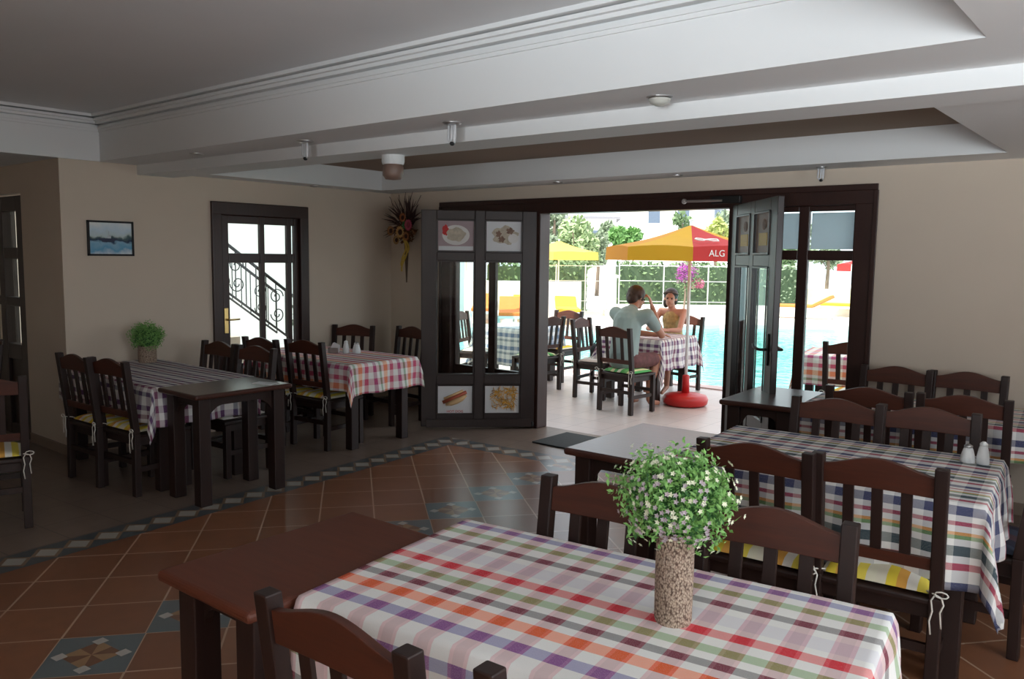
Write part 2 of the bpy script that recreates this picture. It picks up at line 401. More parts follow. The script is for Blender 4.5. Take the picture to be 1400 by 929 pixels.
BRN = plain('meat_print', (.22, .13, .09), .6, var=.5, scale=40); PLATE = plain('plate_print', (.72, .70, .68), .4)
def hotdog(parent, cx, cz, y):
    s = MB().box(cx-.165, cx+.165, y-.002, y+.002, cz-.14, cz+.14).build('hot_dog_picture', MAT['paper'], parent)
    a = R(24); d = Vector((math.cos(a), 0, math.sin(a))); n = Vector((-d.z, 0, d.x))
    c = Vector((cx, y-.004, cz+.015))
    MB().tube([c-d*.11-n*.022, c-d*.06-n*.03, c-n*.032, c+d*.06-n*.03, c+d*.11-n*.02], .02, 10, [.012, .026, .03, .026, .012]).build('bun', BUN, s, smooth=True).scale = (1, 1, 1)
    MB().tube([c-d*.125+n*.008, c+d*.125+n*.008], .017, 10).build('sausage', SAUS, s, smooth=True)
    MB().tube([c-d*.10+n*.035, c+d*.10+n*.035], .012, 10).build('bun_top', BUN, s, smooth=True)
    text_obj('caption', 'HOT DOG', .034, RED, s, (cx, y-.004, cz-.118), (PI/2, 0, 0))
def fries(parent, cx, cz, y):
    s = MB().box(cx-.165, cx+.165, y-.002, y+.002, cz-.14, cz+.14).build('fries_picture', MAT['paper'], parent)
    for nm, m, k, sd in (('fries_shadowed', FRYD, 50, 3), ('fries', FRY, 90, 5)):
        rng = random.Random(sd); mb = MB()
        for _ in range(k):
            x, z, a = cx+.02+rng.uniform(-.115, .115), cz+.015+rng.uniform(-.095, .095), rng.uniform(0, PI)
            L = rng.uniform(.025, .04); dx, dz = math.cos(a)*L, math.sin(a)*L
            x = min(max(x, cx-.10), cx+.125); yy = y-.003-rng.uniform(0, .003) - (.002 if nm == 'fries' else 0)
            mb.beam((x-dx, yy, z-dz), (x+dx, yy, z+dz), .003, .012, (0, 1, 0))
        mb.build(nm, m, s)
def plate_pic(parent, cx, cz, y, kind):
    s = MB().box(cx-.17, cx+.17, y-.002, y+.002, cz-.145, cz+.145).build('plated_meal_picture', MAT['paper'] if kind else plain('grey_pink_print', (.38, .28, .30), .4), parent)
    def disc(rx, rz, ox, oz, dy, nm, m, wob=0):
        mb = MB(); vs = []
        for k in range(28):
            a = 2*PI*k/28; w = 1+wob*math.sin(5*a+1)+wob*.6*math.sin(9*a)
            vs.append((cx+ox+rx*w*math.cos(a), y-dy, cz+oz+rz*w*math.sin(a)))
        f = mb.bm.faces.new([mb.bm.verts.new(p) for p in vs]); r_ = bmesh.ops.extrude_face_region(mb.bm, geom=[f])
        bmesh.ops.translate(mb.bm, vec=(0, -.0015, 0), verts=[e for e in r_['geom'] if isinstance(e, bmesh.types.BMVert)])
        return mb.build(nm, m, s)
    if kind == 0:
        disc(.13, .095, .0, .005, .003, 'plate', PLATE); disc(.09, .065, 0, .01, .005, 'food', SAND, .08)
        disc(.03, .05, -.10, .05, .0045, 'tomato', RED, .1)
        MB().box(cx-.165, cx+.165, y-.004, y-.002, cz-.14, cz-.10).build('white_edge', MAT['paper'], s)
    else:
        disc(.12, .085, .01, .01, .003, 'food', SAND, .12); disc(.035, .03, .06, .05, .005, 'meat', BRN, .2); disc(.025, .03, -.05, .02, .005, 'meat', BRN, .2)
        disc(.05, .045, .09, -.02, .005, 'cup', PLATE); disc(.03, .028, -.02, -.03, .006, 'meat', BRN, .2)

def door_leaf(name, hinge, end, label, side):
    h, e = Vector((*hinge, 0)), Vector((*end, 0)); L = (e-h).length; a = math.atan2(e.y-h.y, e.x-h.x)
    root = empty(name, (h.x, h.y, 0), a); root['kind'] = 'structure'
    sc = L/1.08; cols = [(c0*sc, c1*sc) for c0, c1 in COLS]
    fr_ = panel_leaf('leaf_frame', L, 2.11, cols, ROWS, MAT['frame'], root, z0=.025)
    for k, (z0, z1) in enumerate(ROWS):
        for c0, c1 in cols:
            bead(fr_, c0, c1, z0, z1, MAT['frame'])
            if k == 0: MB().box(c0, c1, -.012, .012, z0, z1).build('solid_panel', MAT['frame'], root)
            else: MB().box(c0, c1, -.003, .003, z0, z1).build('pane', MAT['glass'], root)
    return root, L, cols
# left leaf: seen from the room its hinge is on the right, so pictures sit on local +Y side mirrored
root, L, cols = door_leaf('door_1', (-4.88, 6.27), (-5.66, 5.49), '', 1)
e = empty('picture_side', (L, 0, 0), PI); e.parent = root     # local frame facing the room
def flipcol(c): return (L-c[1], L-c[0])
cc = sorted(flipcol(c) for c in cols)
for k, c in enumerate(cc):
    cx = (c[0]+c[1])/2
    plate_pic(e, cx, 1.87, -.008, k)
    (hotdog if k == 0 else fries)(e, cx, .29, -.016)
MB().box(.05, L-.03, -.045, -.025, .02, .10).build('kick_strip', MAT['frame'], e, bevel=.004)
MB().lathe([(.012, 0), (.018, .01), (.018, .04), (.01, .05)], 10, (L-.02, -.03, .02)).build('floor_bolt', MAT['dark_metal'], e)
root, L, cols = door_leaf('door_2', (-2.86, 6.27), (-2.15, 5.43), '', -1)
for k, c in enumerate(cols):
    cx = (c[0]+c[1])/2
    s = MB().box(cx-.165, cx+.165, -.010, -.006, 1.73, 2.01).build('plated_meal_picture', plain('tan_print', (.34, .24, .20), .5), root)
    MB().box(cx-.09, cx+.09, -.013, -.010, 1.78, 1.87).build('yellow_caption_bar', plain('yellow_print', (.68, .45, .05), .5), s)
    MB().ball((cx+.02, -.012, 1.93), .05, (1, .06, .8)).build('food', BRN, s, smooth=True)
mb = MB().box(L-.10, L-.06, -.034, -.024, .95, 1.17); mb.build('handle_plate', MAT['dark_metal'], root, bevel=.003)
MB().tube([(L-.08, -.03, 1.06), (L-.08, -.075, 1.06), (L-.10, -.085, 1.06), (L-.20, -.085, 1.065), (L-.23, -.08, 1.085)], .010, 10).build('handle', MAT['dark_metal'], root, smooth=True)
MB().tube([(L-.08, .03, 1.06), (L-.08, .075, 1.06), (L-.20, .085, 1.065)], .010, 10).build('handle', MAT['dark_metal'], root, smooth=True)

# outer frame of the doorway
mb = MB().box(-6.15, -1.79, YB-.04, YB+.12, 2.09, 2.215)
for x0, x1 in ((-6.15, -6.02), (-4.93, -4.83), (-2.91, -2.81), (-1.93, -1.79)): mb.box(x0, x1, YB-.04, YB+.12, 0, 2.10)
struct('door_3', mb, MAT['frame_red'], bevel=.008).name = 'door_3'
mb = MB().box(-6.17, -1.77, YB-.055, YB-.04, 2.19, 2.235).box(-1.80, -1.765, YB-.055, YB-.04, 0, 2.19).box(-6.175, -6.14, YB-.055, YB-.04, 0, 2.19)
struct('trim_8', mb, MAT['frame_red'], bevel=.004)
BACKLIT = plain('thin_paper_poster', (.62, .66, .70), .7, var=.12, scale=5)
nt = BACKLIT.node_tree; tl = nt.nodes.new('ShaderNodeBsdfTranslucent'); tl.inputs[0].default_value = (.80, .84, .88, 1); mx_ = nt.nodes.new('ShaderNodeMixShader'); mx_.inputs[0].default_value = .45
nt.links.new(nt.nodes['Principled BSDF'].outputs[0], mx_.inputs[1]); nt.links.new(tl.outputs[0], mx_.inputs[2]); nt.links.new(mx_.outputs[0], nt.nodes['Material Output'].inputs[0])
def sidelight(name, x0, x1, mull):
    root = empty(name, (x0, YB+.03, 0)); root['kind'] = 'structure'; w = x1-x0
    cols = [(.04, mull[0]-x0), (mull[1]-x0, w-.01)]
    panel_leaf('sash', w, 2.09, cols, [(.14, .43), (.53, 1.68), (1.755, 2.05)], MAT['frame_red'], root, z0=.0)
    for c0, c1 in cols:
        MB().box(c0, c1, -.012, .012, .14, .43).build('solid_panel', MAT['frame_red'], root)
        MB().box(c0, c1, -.003, .003, .53, 1.68).build('pane', MAT['glass'], root)
        MB().box(c0, c1, -.003, .003, 1.755, 2.05).build('pane', MAT['glass'], root)
        if name == 'window_2':
            MB().box(c0+.01, c1-.01, .008, .012, 1.765, 2.04).build('paper_poster', BACKLIT, root)
    return root
sidelight('window_1', -6.02, -4.93, (-5.52, -5.43))
sidelight('window_2', -2.81, -1.93, (-2.355, -2.275))
mb = MB().box(-3.05, -2.80, YB-.085, YB-.04, 2.125, 2.185)
c = mb.build('door_closer', MAT['dark_metal'], None, bevel=.006); tag(c, 'grey door closer with arm mounted on the dark wooden header over the doorway', 'door closer')
MB().tube([(-2.95, YB-.09, 2.15), (-3.25, YB-.12, 2.15)], .009, 8).build('arm', MAT['steel'], c)
MB().ball((-3.27, YB-.12, 2.15), .022).build('joint', MAT['steel'], c)

# left wall door
mb = MB().box(XL-.12, XL+.03, 4.09, 5.16, 2.03, 2.15).box(XL-.12, XL+.03, 4.09, 4.19, 0, 2.04).box(XL-.12, XL+.03, 5.06, 5.16, 0, 2.04)
struct('trim_9', mb, MAT['frame_red'], bevel=.008)
root = empty('door_4', (XL-.03, 4.19, 0), PI/2); root['kind'] = 'structure'
rw = [(.10, .50), (.62, 1.585), (1.675, 1.955)]; cw = [(.085, .425), (.475, .735), (.785, .82)]
panel_leaf('leaf_frame', .87, 2.03, cw, rw, MAT['frame_red'], root)
for c0, c1 in cw:
    MB().box(c0, c1, -.012, .012, .10, .50).build('solid_panel', MAT['frame_red'], root)
    for z0, z1 in rw[1:]: MB().box(c0, c1, -.003, .003, z0, z1).build('pane', MAT['glass'], root)
MB().box(.02, .06, -.034, -.022, .92, 1.16).build('handle_plate', MAT['brass'], root, bevel=.003)
MB().tube([(.04, -.03, 1.05), (.04, -.07, 1.05), (.06, -.078, 1.05), (.15, -.078, 1.052)], .009, 10).build('handle', MAT['brass'], root, smooth=True)

# door on the return wall, far left
root = empty('door_5', (-8.80, 2.84, 0)); root['kind'] = 'structure'
rw = [(.1, .70), (.84, 1.18), (1.26, 1.60), (1.70, 2.02)]; cw = [(.14, .42), (.54, .86)]
panel_leaf('leaf_frame', 1.0, 2.15, cw, rw, MAT['frame'], root, th=.08, z0=.0)
for c0, c1 in cw:
    MB().box(c0, c1, -.012, .012, .1, .70).build('solid_panel', MAT['frame'], root)
    for z0, z1 in rw[1:]: MB().box(c0, c1, -.003, .003, z0, z1).build('pane', MAT['glass'], root)
# curtain strip behind the panes
c = MB()
for k in range(7): c.box(-9.0+k*.05, -9.0+k*.05+.045, 3.02+.012*(k % 2), 3.05+.012*(k % 2), 0, 2.15)
tag(c.build('curtain', plain('dark_grey_curtain', (.10, .09, .09), .8)), 'dark grey curtain hanging behind the glazed door at the far left', 'curtain')

# unseen window frames, added with their wall openings to go with the fills
for k, (x0, x1, y0, y1) in enumerate(((XR+.05, XR+.09, .7, 3.5), (0, 2.3, YR-.09, YR-.05))):
    mb = MB()
    if k == 0:
        for y in (.7, 2.06, 3.44): mb.box(x0, x1, y, y+.06, .85, 2.05)
        mb.box(x0, x1, y0, y1, .85, .91).box(x0, x1, y0, y1, 1.99, 2.05)
    else:
        for x in (0, 1.12, 2.24): mb.box(x, x+.06, y0, y1, .85, 2.05)
        mb.box(x0, x1, y0, y1, .85, .91).box(x0, x1, y0, y1, 1.99, 2.05)
    struct('window_%d' % (k+3), mb, MAT['frame'])

# ------------------------------------------------------------------ chairs
def chair_proto():
    root = empty('dining_chair', (0, 0, 0)); W2 = .205
    bz = [(-.19, 0), (-.185, .44), (-.245, .94)]
    seat = MB().hexa([(-.215, -.20, .405), (.215, -.20, .405), (.225, .215, .405), (-.225, .215, .405), (-.215, -.20, .432), (.215, -.20, .432), (.225, .215, .432), (-.225, .215, .432)])
    so = seat.build('seat', MAT['wood'], root, bevel=.008)
    MB().box(-.19, .19, -.175, -.155, .35, .405).box(-.19, .19, .175, .195, .35, .405).box(-.2, -.18, -.16, .18, .35, .405).box(.18, .2, -.16, .18, .35, .405).build('apron', MAT['wood'], root)
    for s in (-1, 1):
        x = s*W2
        mb = MB()
        w = .022
        P = [Vector((x, y, z)) for y, z in bz]
        for a, b_ in zip(P, P[1:]):
            mb.hexa([a+Vector((-w, -w, 0)), a+Vector((w, -w, 0)), a+Vector((w, w, 0)), a+Vector((-w, w, 0)), b_+Vector((-w, -w, 0)), b_+Vector((w, -w, 0)), b_+Vector((w, w, 0)), b_+Vector((-w, w, 0))])
        mb.build('back_leg', MAT['wood'], root, bevel=.004)
        MB().box(x-.022, x+.022, .165, .209, 0, .405).build('front_leg', MAT['wood'], root, bevel=.004)
        MB().box(x-.011, x+.011, -.17, .17, .17, .205).build('stretcher', MAT['wood'], root)
    MB().box(-.19, .19, .178, .198, .22, .255).build('stretcher', MAT['wood'], root)
    MB().box(-.19, .19, -.198, -.178, .22, .255).build('stretcher', MAT['wood'], root)
    def yb(z): return -.185-(z-.44)*.12
    # curved top rail
    mb = MB(); N = 20; rows = []
    for k in range(N+1):
        x = -.185+.37*k/N; q = k/N
        top = .905+.042*(math.sin(PI*q)**1.6); bot = .825+.004*math.sin(PI*q)
        r_ = []
        for z, off in ((bot, -.012), (top, -.012), (top, .012), (bot, .012)): r_.append(mb.bm.verts.new((x, yb(z)+off, z)))
        rows.append(r_)
    for a, b_ in zip(rows, rows[1:]):
        for k in range(4): mb.bm.faces.new((a[k], a[(k+1) % 4], b_[(k+1) % 4], b_[k]))
    mb.bm.faces.new(rows[0]); mb.bm.faces.new(rows[-1][::-1])
    mb.build('top_rail', MAT['rail'], root, bevel=.003)
    mb = MB(); z0, z1 = .545, .59
    mb.hexa([(-.185, yb(z0)-.011, z0), (.185, yb(z0)-.011, z0), (.185, yb(z0)+.011, z0), (-.185, yb(z0)+.011, z0), (-.185, yb(z1)-.011, z1), (.185, yb(z1)-.011, z1), (.185, yb(z1)+.011, z1), (-.185, yb(z1)+.011, z1)])
    mb.build('lower_rail', MAT['rail'], root)
    for x in (-.0975, 0, .0975):
        a, b_ = .585, .835; w = .019
        MB().hexa([(x-w, yb(a)-.007, a), (x+w, yb(a)-.007, a), (x+w, yb(a)+.007, a), (x-w, yb(a)+.007, a), (x-w, yb(b_)-.007, b_), (x+w, yb(b_)-.007, b_), (x+w, yb(b_)+.007, b_), (x-w, yb(b_)+.007, b_)]).build('slat', MAT['wood'], root, bevel=.002)
    # cushion: puffy grid
    mb = MB(); n = 12; top, bot = [], []
    for j in range(n+1):
        for i in range(n+1):
            u, v = i/n*2-1, j/n*2-1
            e_ = (1-abs(u)**4)*(1-abs(v)**4)
            px, py = u*.195*(1-.03*v*v), v*.185+.012
            top.append(mb.bm.verts.new((px, py, .445+.034*e_**.5+.004*math.sin(u*7)*e_))); bot.append(mb.bm.verts.new((px, py, .443-.008*e_**.5)))
    for j in range(n):
        for i in range(n):
            a = j*(n+1)+i
            mb.bm.faces.new((top[a], top[a+1], top[a+n+2], top[a+n+1])); mb.bm.faces.new((bot[a+n+1], bot[a+n+2], bot[a+1], bot[a]))
    def idx(i, j): return j*(n+1)+i
    rim = [idx(i, 0) for i in range(n)]+[idx(n, j) for j in range(n)]+[idx(i, n) for i in range(n, 0, -1)]+[idx(0, j) for j in range(n, 0, -1)]
    for a, b_ in zip(rim, rim[1:]+rim[:1]): mb.bm.faces.new((bot[a], bot[b_], top[b_], top[a]))
    cu = mb.build('cushion', CY, root, smooth=True)
    cu.material_slots[0].link = 'OBJECT'; cu.material_slots[0].material = CY
    for s in (-1, 1):
        x = s*.205; y = -.212
        pts1 = [(s*.18, -.165, .45), (x-s*.03, -.19, .46), (x, y-.006, .462), (x+s*.02, y-.01, .455), (x+s*.028, y-.012, .43), (x+s*.018, y-.014, .40), (x+s*.024, y-.012, .34)]
        pts2 = [(x, y-.008, .462), (x-s*.012, y-.012, .44), (x-s*.006, y-.014, .40), (x-s*.014, y-.012, .36), (x-s*.008, y-.012, .31)]
        loop = [(x+.022*math.cos(a)+s*.02, y-.016, .468+.012*math.sin(a)) for a in [k*PI/4 for k in range(9)]]
        MB().tube(pts1, .0032, 5).tube(pts2, .0032, 5).tube(loop, .003, 5).build('tie', MAT['string'], root, smooth=True)
    return root
CHAIR = chair_proto(); first = [True]
CD = stripe_mat('dark_striped_cushion', [(.05, .06, .09), (.03, .03, .05), (.09, .05, .06)])
CUSH = {'d': CD, 'y': CY, 'g': CG, 'r': CR, 'w': CW}
def put_chair(x, y, rz, label, cush='y', group='dining chairs'):
    """x,y: middle of the back at floor level measured under the top rail; rz in degrees (0 = sitter looks to +Y)"""
    o = CHAIR if first[0] else copy_tree(CHAIR)
    first[0] = False
    a = R(rz); off = .23
    o.location = (x - math.sin(a)*off, y + math.cos(a)*off, 0); o.rotation_euler = (0, 0, a); o.scale = (1.05, 1.02, 1)
    tag(o, label, 'chair', group)
    for ch in o.children:
        if ch.name.startswith('cushion'): ch.material_slots[0].material = CUSH[cush]
    return o
# front table
put_chair(-1.30, 1.03, 2, 'near-black slatted chair, foremost, its backrest beside the bare table end at bottom', 'r')
put_chair(-.71, 1.10, 3, 'dark chair at the bottom edge, only a post top showing', 'y')
put_chair(-1.42, 2.20, 186, 'reddish-brown chair behind the red plaid cloth, left of the flower vase', 'w')
put_chair(-.90, 2.31, 187, 'reddish-brown chair with arched rail behind the red plaid cloth, right of the flower vase', 'w')
# second table
put_chair(-1.30, 3.13, 4, 'dark chair with its back to us, just right of and behind the white flowers', 'y')
put_chair(-.85, 3.21, 5, 'dark chair with yellow striped cushion, back to us, below the white shakers', 'y')
put_chair(-1.40, 4.42, 184, 'orange-brown chair beyond the navy plaid cloth, in front of the bare polished table', 'y')
put_chair(-.97, 4.48, 185, 'orange-brown chair beyond the navy plaid cloth, directly behind the white shakers', 'y')
put_chair(-.42, 4.16, 88, 'dark chair at the right photo edge, at the end of the navy plaid table', 'd')
# third table
put_chair(-1.40, 4.99, 6, 'dark maroon chair, back to us, left one at the rearmost right table', 'y')
put_chair(-.92, 5.08, 6, 'dark brown chair, back to us, right one at the rearmost right table', 'y')
put_chair(-1.54, 6.10, 180, 'dark chair against the cream back wall, next to the right doorframe', 'y')
put_chair(-1.10, 6.14, 180, 'dark chair against the cream back wall, farther from the doorframe', 'w')
# left tables
put_chair(-6.10, 2.50, 2, 'dark chair with yellow cushion ties, leftmost at the plum plaid table below the picture', 'y')
put_chair(-5.69, 2.56, 4, 'dark chair with white cushion ties at the plum plaid table, beside the small bare table', 'y')
put_chair(-6.18, 3.66, 182, 'dark chair beyond the plum plaid table, right of the potted green plant', 'y')
put_chair(-5.68, 3.68, 184, 'dark chair behind the small bare table, before the glazed side door', 'w')
put_chair(-6.24, 4.12, 3, 'dark chair, back to us, at the pink plaid table, nearest the side door', 'y')
put_chair(-5.80, 4.26, 5, 'dark chair over a pale yellow cushion with long ties, at the pink plaid table', 'y')
put_chair(-6.73, 5.54, 205, 'dark chair in the room corner behind the shakers on the pink plaid table', 'y')
put_chair(-6.15, 5.82, 176, 'dark chair with pale cushion, close to the left edge of the open door leaf', 'w')
put_chair(-5.37, 1.66, 72, 'dark chair cut by the left photo edge, pale yellow cushion with a white tie', 'y')
put_chair(-7.35, 2.42, 160, 'dark chair behind at the far left, under the narrow glazed door', 'y')

# ------------------------------------------------------------------ tables and cloths
def small_table(x0, x1, y0, y1, rot, label, m):
    cx, cy_ = (x0+x1)/2, (y0+y1)/2; w, d = (x1-x0)/2, (y1-y0)/2
    root = empty('side_table', (cx, cy_, 0), R(rot), label, 'table', 'small bare side tables')
    MB().box(-w, w, -d, d, .725, .76).build('tabletop', m, root, bevel=.014, seg=3)
    i = .045
    for sx in (-1, 1):
        for sy_ in (-1, 1):
            lx, ly = sx*(w-i-.04), sy_*(d-i-.04)
            MB().box(lx-.042, lx+.042, ly-.042, ly+.042, 0, .725).build('leg', MAT['wood'], root, bevel=.005)
    # arched aprons
    def apron(mb, L_, off, axis):
        N = 14; rows = []
        for k in range(N+1):
            s_ = -L_+2*L_*k/N; q = abs(s_)/L_; z = .665-.07*max(0, (q-.55)/.45)**2*1.2
            r_ = []
            for zz, o_ in ((z, -.011), (.725, -.011), (.725, .011), (z, .011)):
                r_.append(mb.bm.verts.new((s_, off+o_, zz) if axis == 0 else (off+o_, s_, zz)))
            rows.append(r_)
        for a, b_ in zip(rows, rows[1:]):
            for k in range(4): mb.bm.faces.new((a[k], a[(k+1) % 4], b_[(k+1) % 4], b_[k]))
        mb.bm.faces.new(rows[0]); mb.bm.faces.new(rows[-1][::-1])
    for sg in (-1, 1):
        mb = MB(); apron(mb, w-i-.075, sg*(d-i-.04), 0); mb.build('apron', MAT['wood'], root)
        mb = MB(); apron(mb, d-i-.075, sg*(w-i-.04), 1); mb.build('apron', MAT['wood'], root)
    return root
small_table(-2.26, -1.80, 1.125, 1.865, 1, 'bare reddish-brown wooden table end, foremost, left of the red plaid cloth', MAT['top'])
small_table(-2.30, -1.80, 3.18, 3.98, 2, 'bare wooden table catching bluish light, left of the navy plaid cloth', MAT['topy'])
small_table(-2.36, -1.86, 5.0, 5.78, 3, 'bare polished table reflecting the doorway, at the foot of the right-hand door leaf', MAT['topy'])
small_table(-5.37, -4.87, 2.72, 3.46, 0, 'small bare dark table with four square legs in the left half of the room', MAT['topy'])

def long_table(cx, cy_, L_, Dp, rot, label, cat='table', h=.745, name='dining_table'):
    root = empty(name, (cx, cy_, 0), R(rot), label, cat, 'cloth-covered dining tables')
    MB().box(-L_/2, L_/2, -Dp/2, Dp/2, h-.035, h).build('tabletop', MAT['wood'], root, bevel=.008)
    for sx in (-1, 1):
        for sy_ in (-1, 1):
            lx, ly = sx*(L_/2-.09), sy_*(Dp/2-.09)
            MB().box(lx-.04, lx+.04, ly-.04, ly+.04, 0, h-.035).build('leg', MAT['wood'], root, bevel=.005)
    MB().box(-L_/2+.12, L_/2-.12, -Dp/2+.06, -Dp/2+.08, h-.12, h-.035).box(-L_/2+.12, L_/2-.12, Dp/2-.08, Dp/2-.06, h-.12, h-.035).box(-L_/2+.06, -L_/2+.08, -Dp/2+.1, Dp/2-.1, h-.12, h-.035).box(L_/2-.08, L_/2-.06, -Dp/2+.1, Dp/2-.1, h-.12, h-.035).build('apron', MAT['wood'], root)
    return root
def cloth(cx, cy_, L_, Dp, rot, ov, m, label, h=.745, seed=1, res=.02, v0=0.0):
    """ov = overhang (left, right, near, far)"""
    oL, oR, oN, oF = ov
    nu = max(8, int((L_+oL+oR)/res)); nv = max(8, int((Dp+oN+oF)/res))
    bm = bmesh.new(); uvl = bm.loops.layers.uv.new('UVMap'); V_ = []
    top = h+.006; g = .012
    for j in range(nv+1):
        for i in range(nu+1):
            u = -L_/2-oL+(L_+oL+oR)*i/nu; v = -Dp/2-oN+(Dp+oN+oF)*j/nv
            ox = max(0, abs(u)-L_/2); oy = max(0, abs(v)-Dp/2)
            sx = 1 if u > 0 else -1; sy_ = 1 if v > 0 else -1
            bx = min(max(u, -L_/2), L_/2); by = min(max(v, -Dp/2), Dp/2)
            o_ = math.hypot(ox, oy) if min(ox, oy) > 0 else max(ox, oy)
            drop = max(0, min(1, o_/.04))
            nz = noise.noise(Vector((u*5.5+seed*9, v*5.5, seed)))
            wav = .020*math.sin((v if ox > oy else u)*21+seed*2)+.02*nz
            out = g+(.06*o_+wav*min(1, o_*4))
            if o_ == 0: x, y, z = bx, by, top+.0016*nz
            else:
                dx, dy = ox/(ox+oy), oy/(ox+oy)
                cr = min(ox, oy)
                sp_ = out+cr*.42
                x = bx+sx*dx*sp_*(1 if ox > 0 else 0)*drop; y = by+sy_*dy*sp_*drop
                z = top-max(0, o_-.006*drop)*.985
            V_.append((bm.verts.new((x, y, z)), (u+L_/2+.3, v0+(Dp/2-v))))
    for j in range(nv):
        for i in range(nu):
            a = j*(nu+1)+i; q = (a, a+1, a+nu+2, a+nu+1)
            f = bm.faces.new([V_[k][0] for k in q]); f.smooth = True
            for lp, k in zip(f.loops, q): lp[uvl].uv = V_[k][1]
    me = D.meshes.new('tablecloth'); bm.to_mesh(me); bm.free(); me.materials.append(m)
    o = D.objects.new('tablecloth', me); COL.objects.link(o); o.location = (cx, cy_, 0); o.rotation_euler = (0, 0, R(rot))
    s = o.modifiers.new('thick', 'SOLIDIFY'); s.thickness = .002; s.offset = 1
    tag(o, label, 'tablecloth', 'plaid tablecloths'); return o
def rotated(cx0, cy0, rot, L_, Dp):   # near-left corner -> centre
    a = R(rot); return cx0+math.cos(a)*L_/2-math.sin(a)*Dp/2, cy0+math.sin(a)*L_/2+math.cos(a)*Dp/2
# T1
cx, cy_ = rotated(-1.78, 1.27, 7.5, 1.36, .79)
long_table(cx, cy_, 1.34, .77, 7.5, 'long wooden table under the red and orange plaid cloth in the foreground')
cloth(cx, cy_, 1.36, .79, 7.5, (.0, .16, .22, .04), MAT['plaid_red'], 'red, orange and green plaid tablecloth in the foreground, under the flower vase', seed=1, h=.76, res=.016)
cx, cy_ = rotated(-1.80, 3.32, 5, 1.28, .92)
long_table(cx, cy_, 1.26, .9, 5, 'wooden table under the navy and maroon plaid cloth, middle of the right-hand row')
cloth(cx, cy_, 1.28, .92, 5, (.05, .30, .34, .05), MAT['plaid_blue'], 'navy, maroon and white plaid tablecloth under the salt and pepper shakers', seed=2, h=.76)
cx, cy_ = rotated(-1.86, 5.12, 5, 1.42, .74)
long_table(cx, cy_, 1.4, .72, 5, 'wooden table under the grey-blue plaid cloth, rearmost of the right-hand row')
cloth(cx, cy_, 1.42, .74, 5, (.03, .34, .20, .05), MAT['plaid_blue'], 'grey-blue plaid tablecloth on the rearmost right table near the back wall', seed=3, h=.76, v0=.12)
long_table(-6.16, 3.10, 1.5, .76, 0, 'wooden table under the plum plaid cloth against the left wall')
cloth(-6.16, 3.10, 1.52, .78, 0, (.0, .28, .26, .12), MAT['plaid_plum'], 'dark plum and white plaid tablecloth under the potted green plant at the left', seed=4)
long_table(-6.14, 4.78, 1.46, .78, 2, 'wooden table under the pink and orange plaid cloth near the room corner')
cloth(-6.14, 4.78, 1.48, .80, 2, (.0, .27, .24, .10), MAT['plaid_pink'], 'pink, orange and green plaid tablecloth with shakers and napkins near the room corner', seed=5)

# ------------------------------------------------------------------ things on the tables
def leaf_cluster(parent, name, c, rad, n, size, m, seed, squash=1.0, inner=.35):
    rng = random.Random(seed); vs, fs = [], []
    for _ in range(n):
        d = Vector((rng.gauss(0, 1), rng.gauss(0, 1), rng.gauss(0, 1))).normalized(); r_ = rad*(inner+(1-inner)*rng.random()**.5)*(1+.42*noise.noise(d*2.3+Vector((seed//10, 0, 0)))); r_ *= 1.12 if rng.random() < .12 else 1
        p = Vector(c)+Vector((d.x*r_, d.y*r_, d.z*r_*squash))
        a = Vector((rng.gauss(0, 1), rng.gauss(0, 1), rng.gauss(0, 1))).normalized(); b_ = a.orthogonal().normalized()
        s_ = size*rng.uniform(.6, 1.3); k = len(vs); mid = a.cross(b_)*s_*.15
        vs += [p-a*s_, p+b_*s_*.45+mid, p+a*s_, p-b_*s_*.45+mid]; fs.append((k, k+1, k+2, k+3))
    me = D.meshes.new(name); me.from_pydata([tuple(v) for v in vs], [], fs); me.materials.append(m)
    o = D.objects.new(name, me); COL.objects.link(o); o.parent = parent; return o
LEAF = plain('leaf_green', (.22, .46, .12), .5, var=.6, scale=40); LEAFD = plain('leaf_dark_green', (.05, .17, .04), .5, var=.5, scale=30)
FLW = plain('white_petals', (.80, .82, .62), .6, var=.1); FLL = plain('lilac_petals', (.50, .42, .46), .6, var=.2)
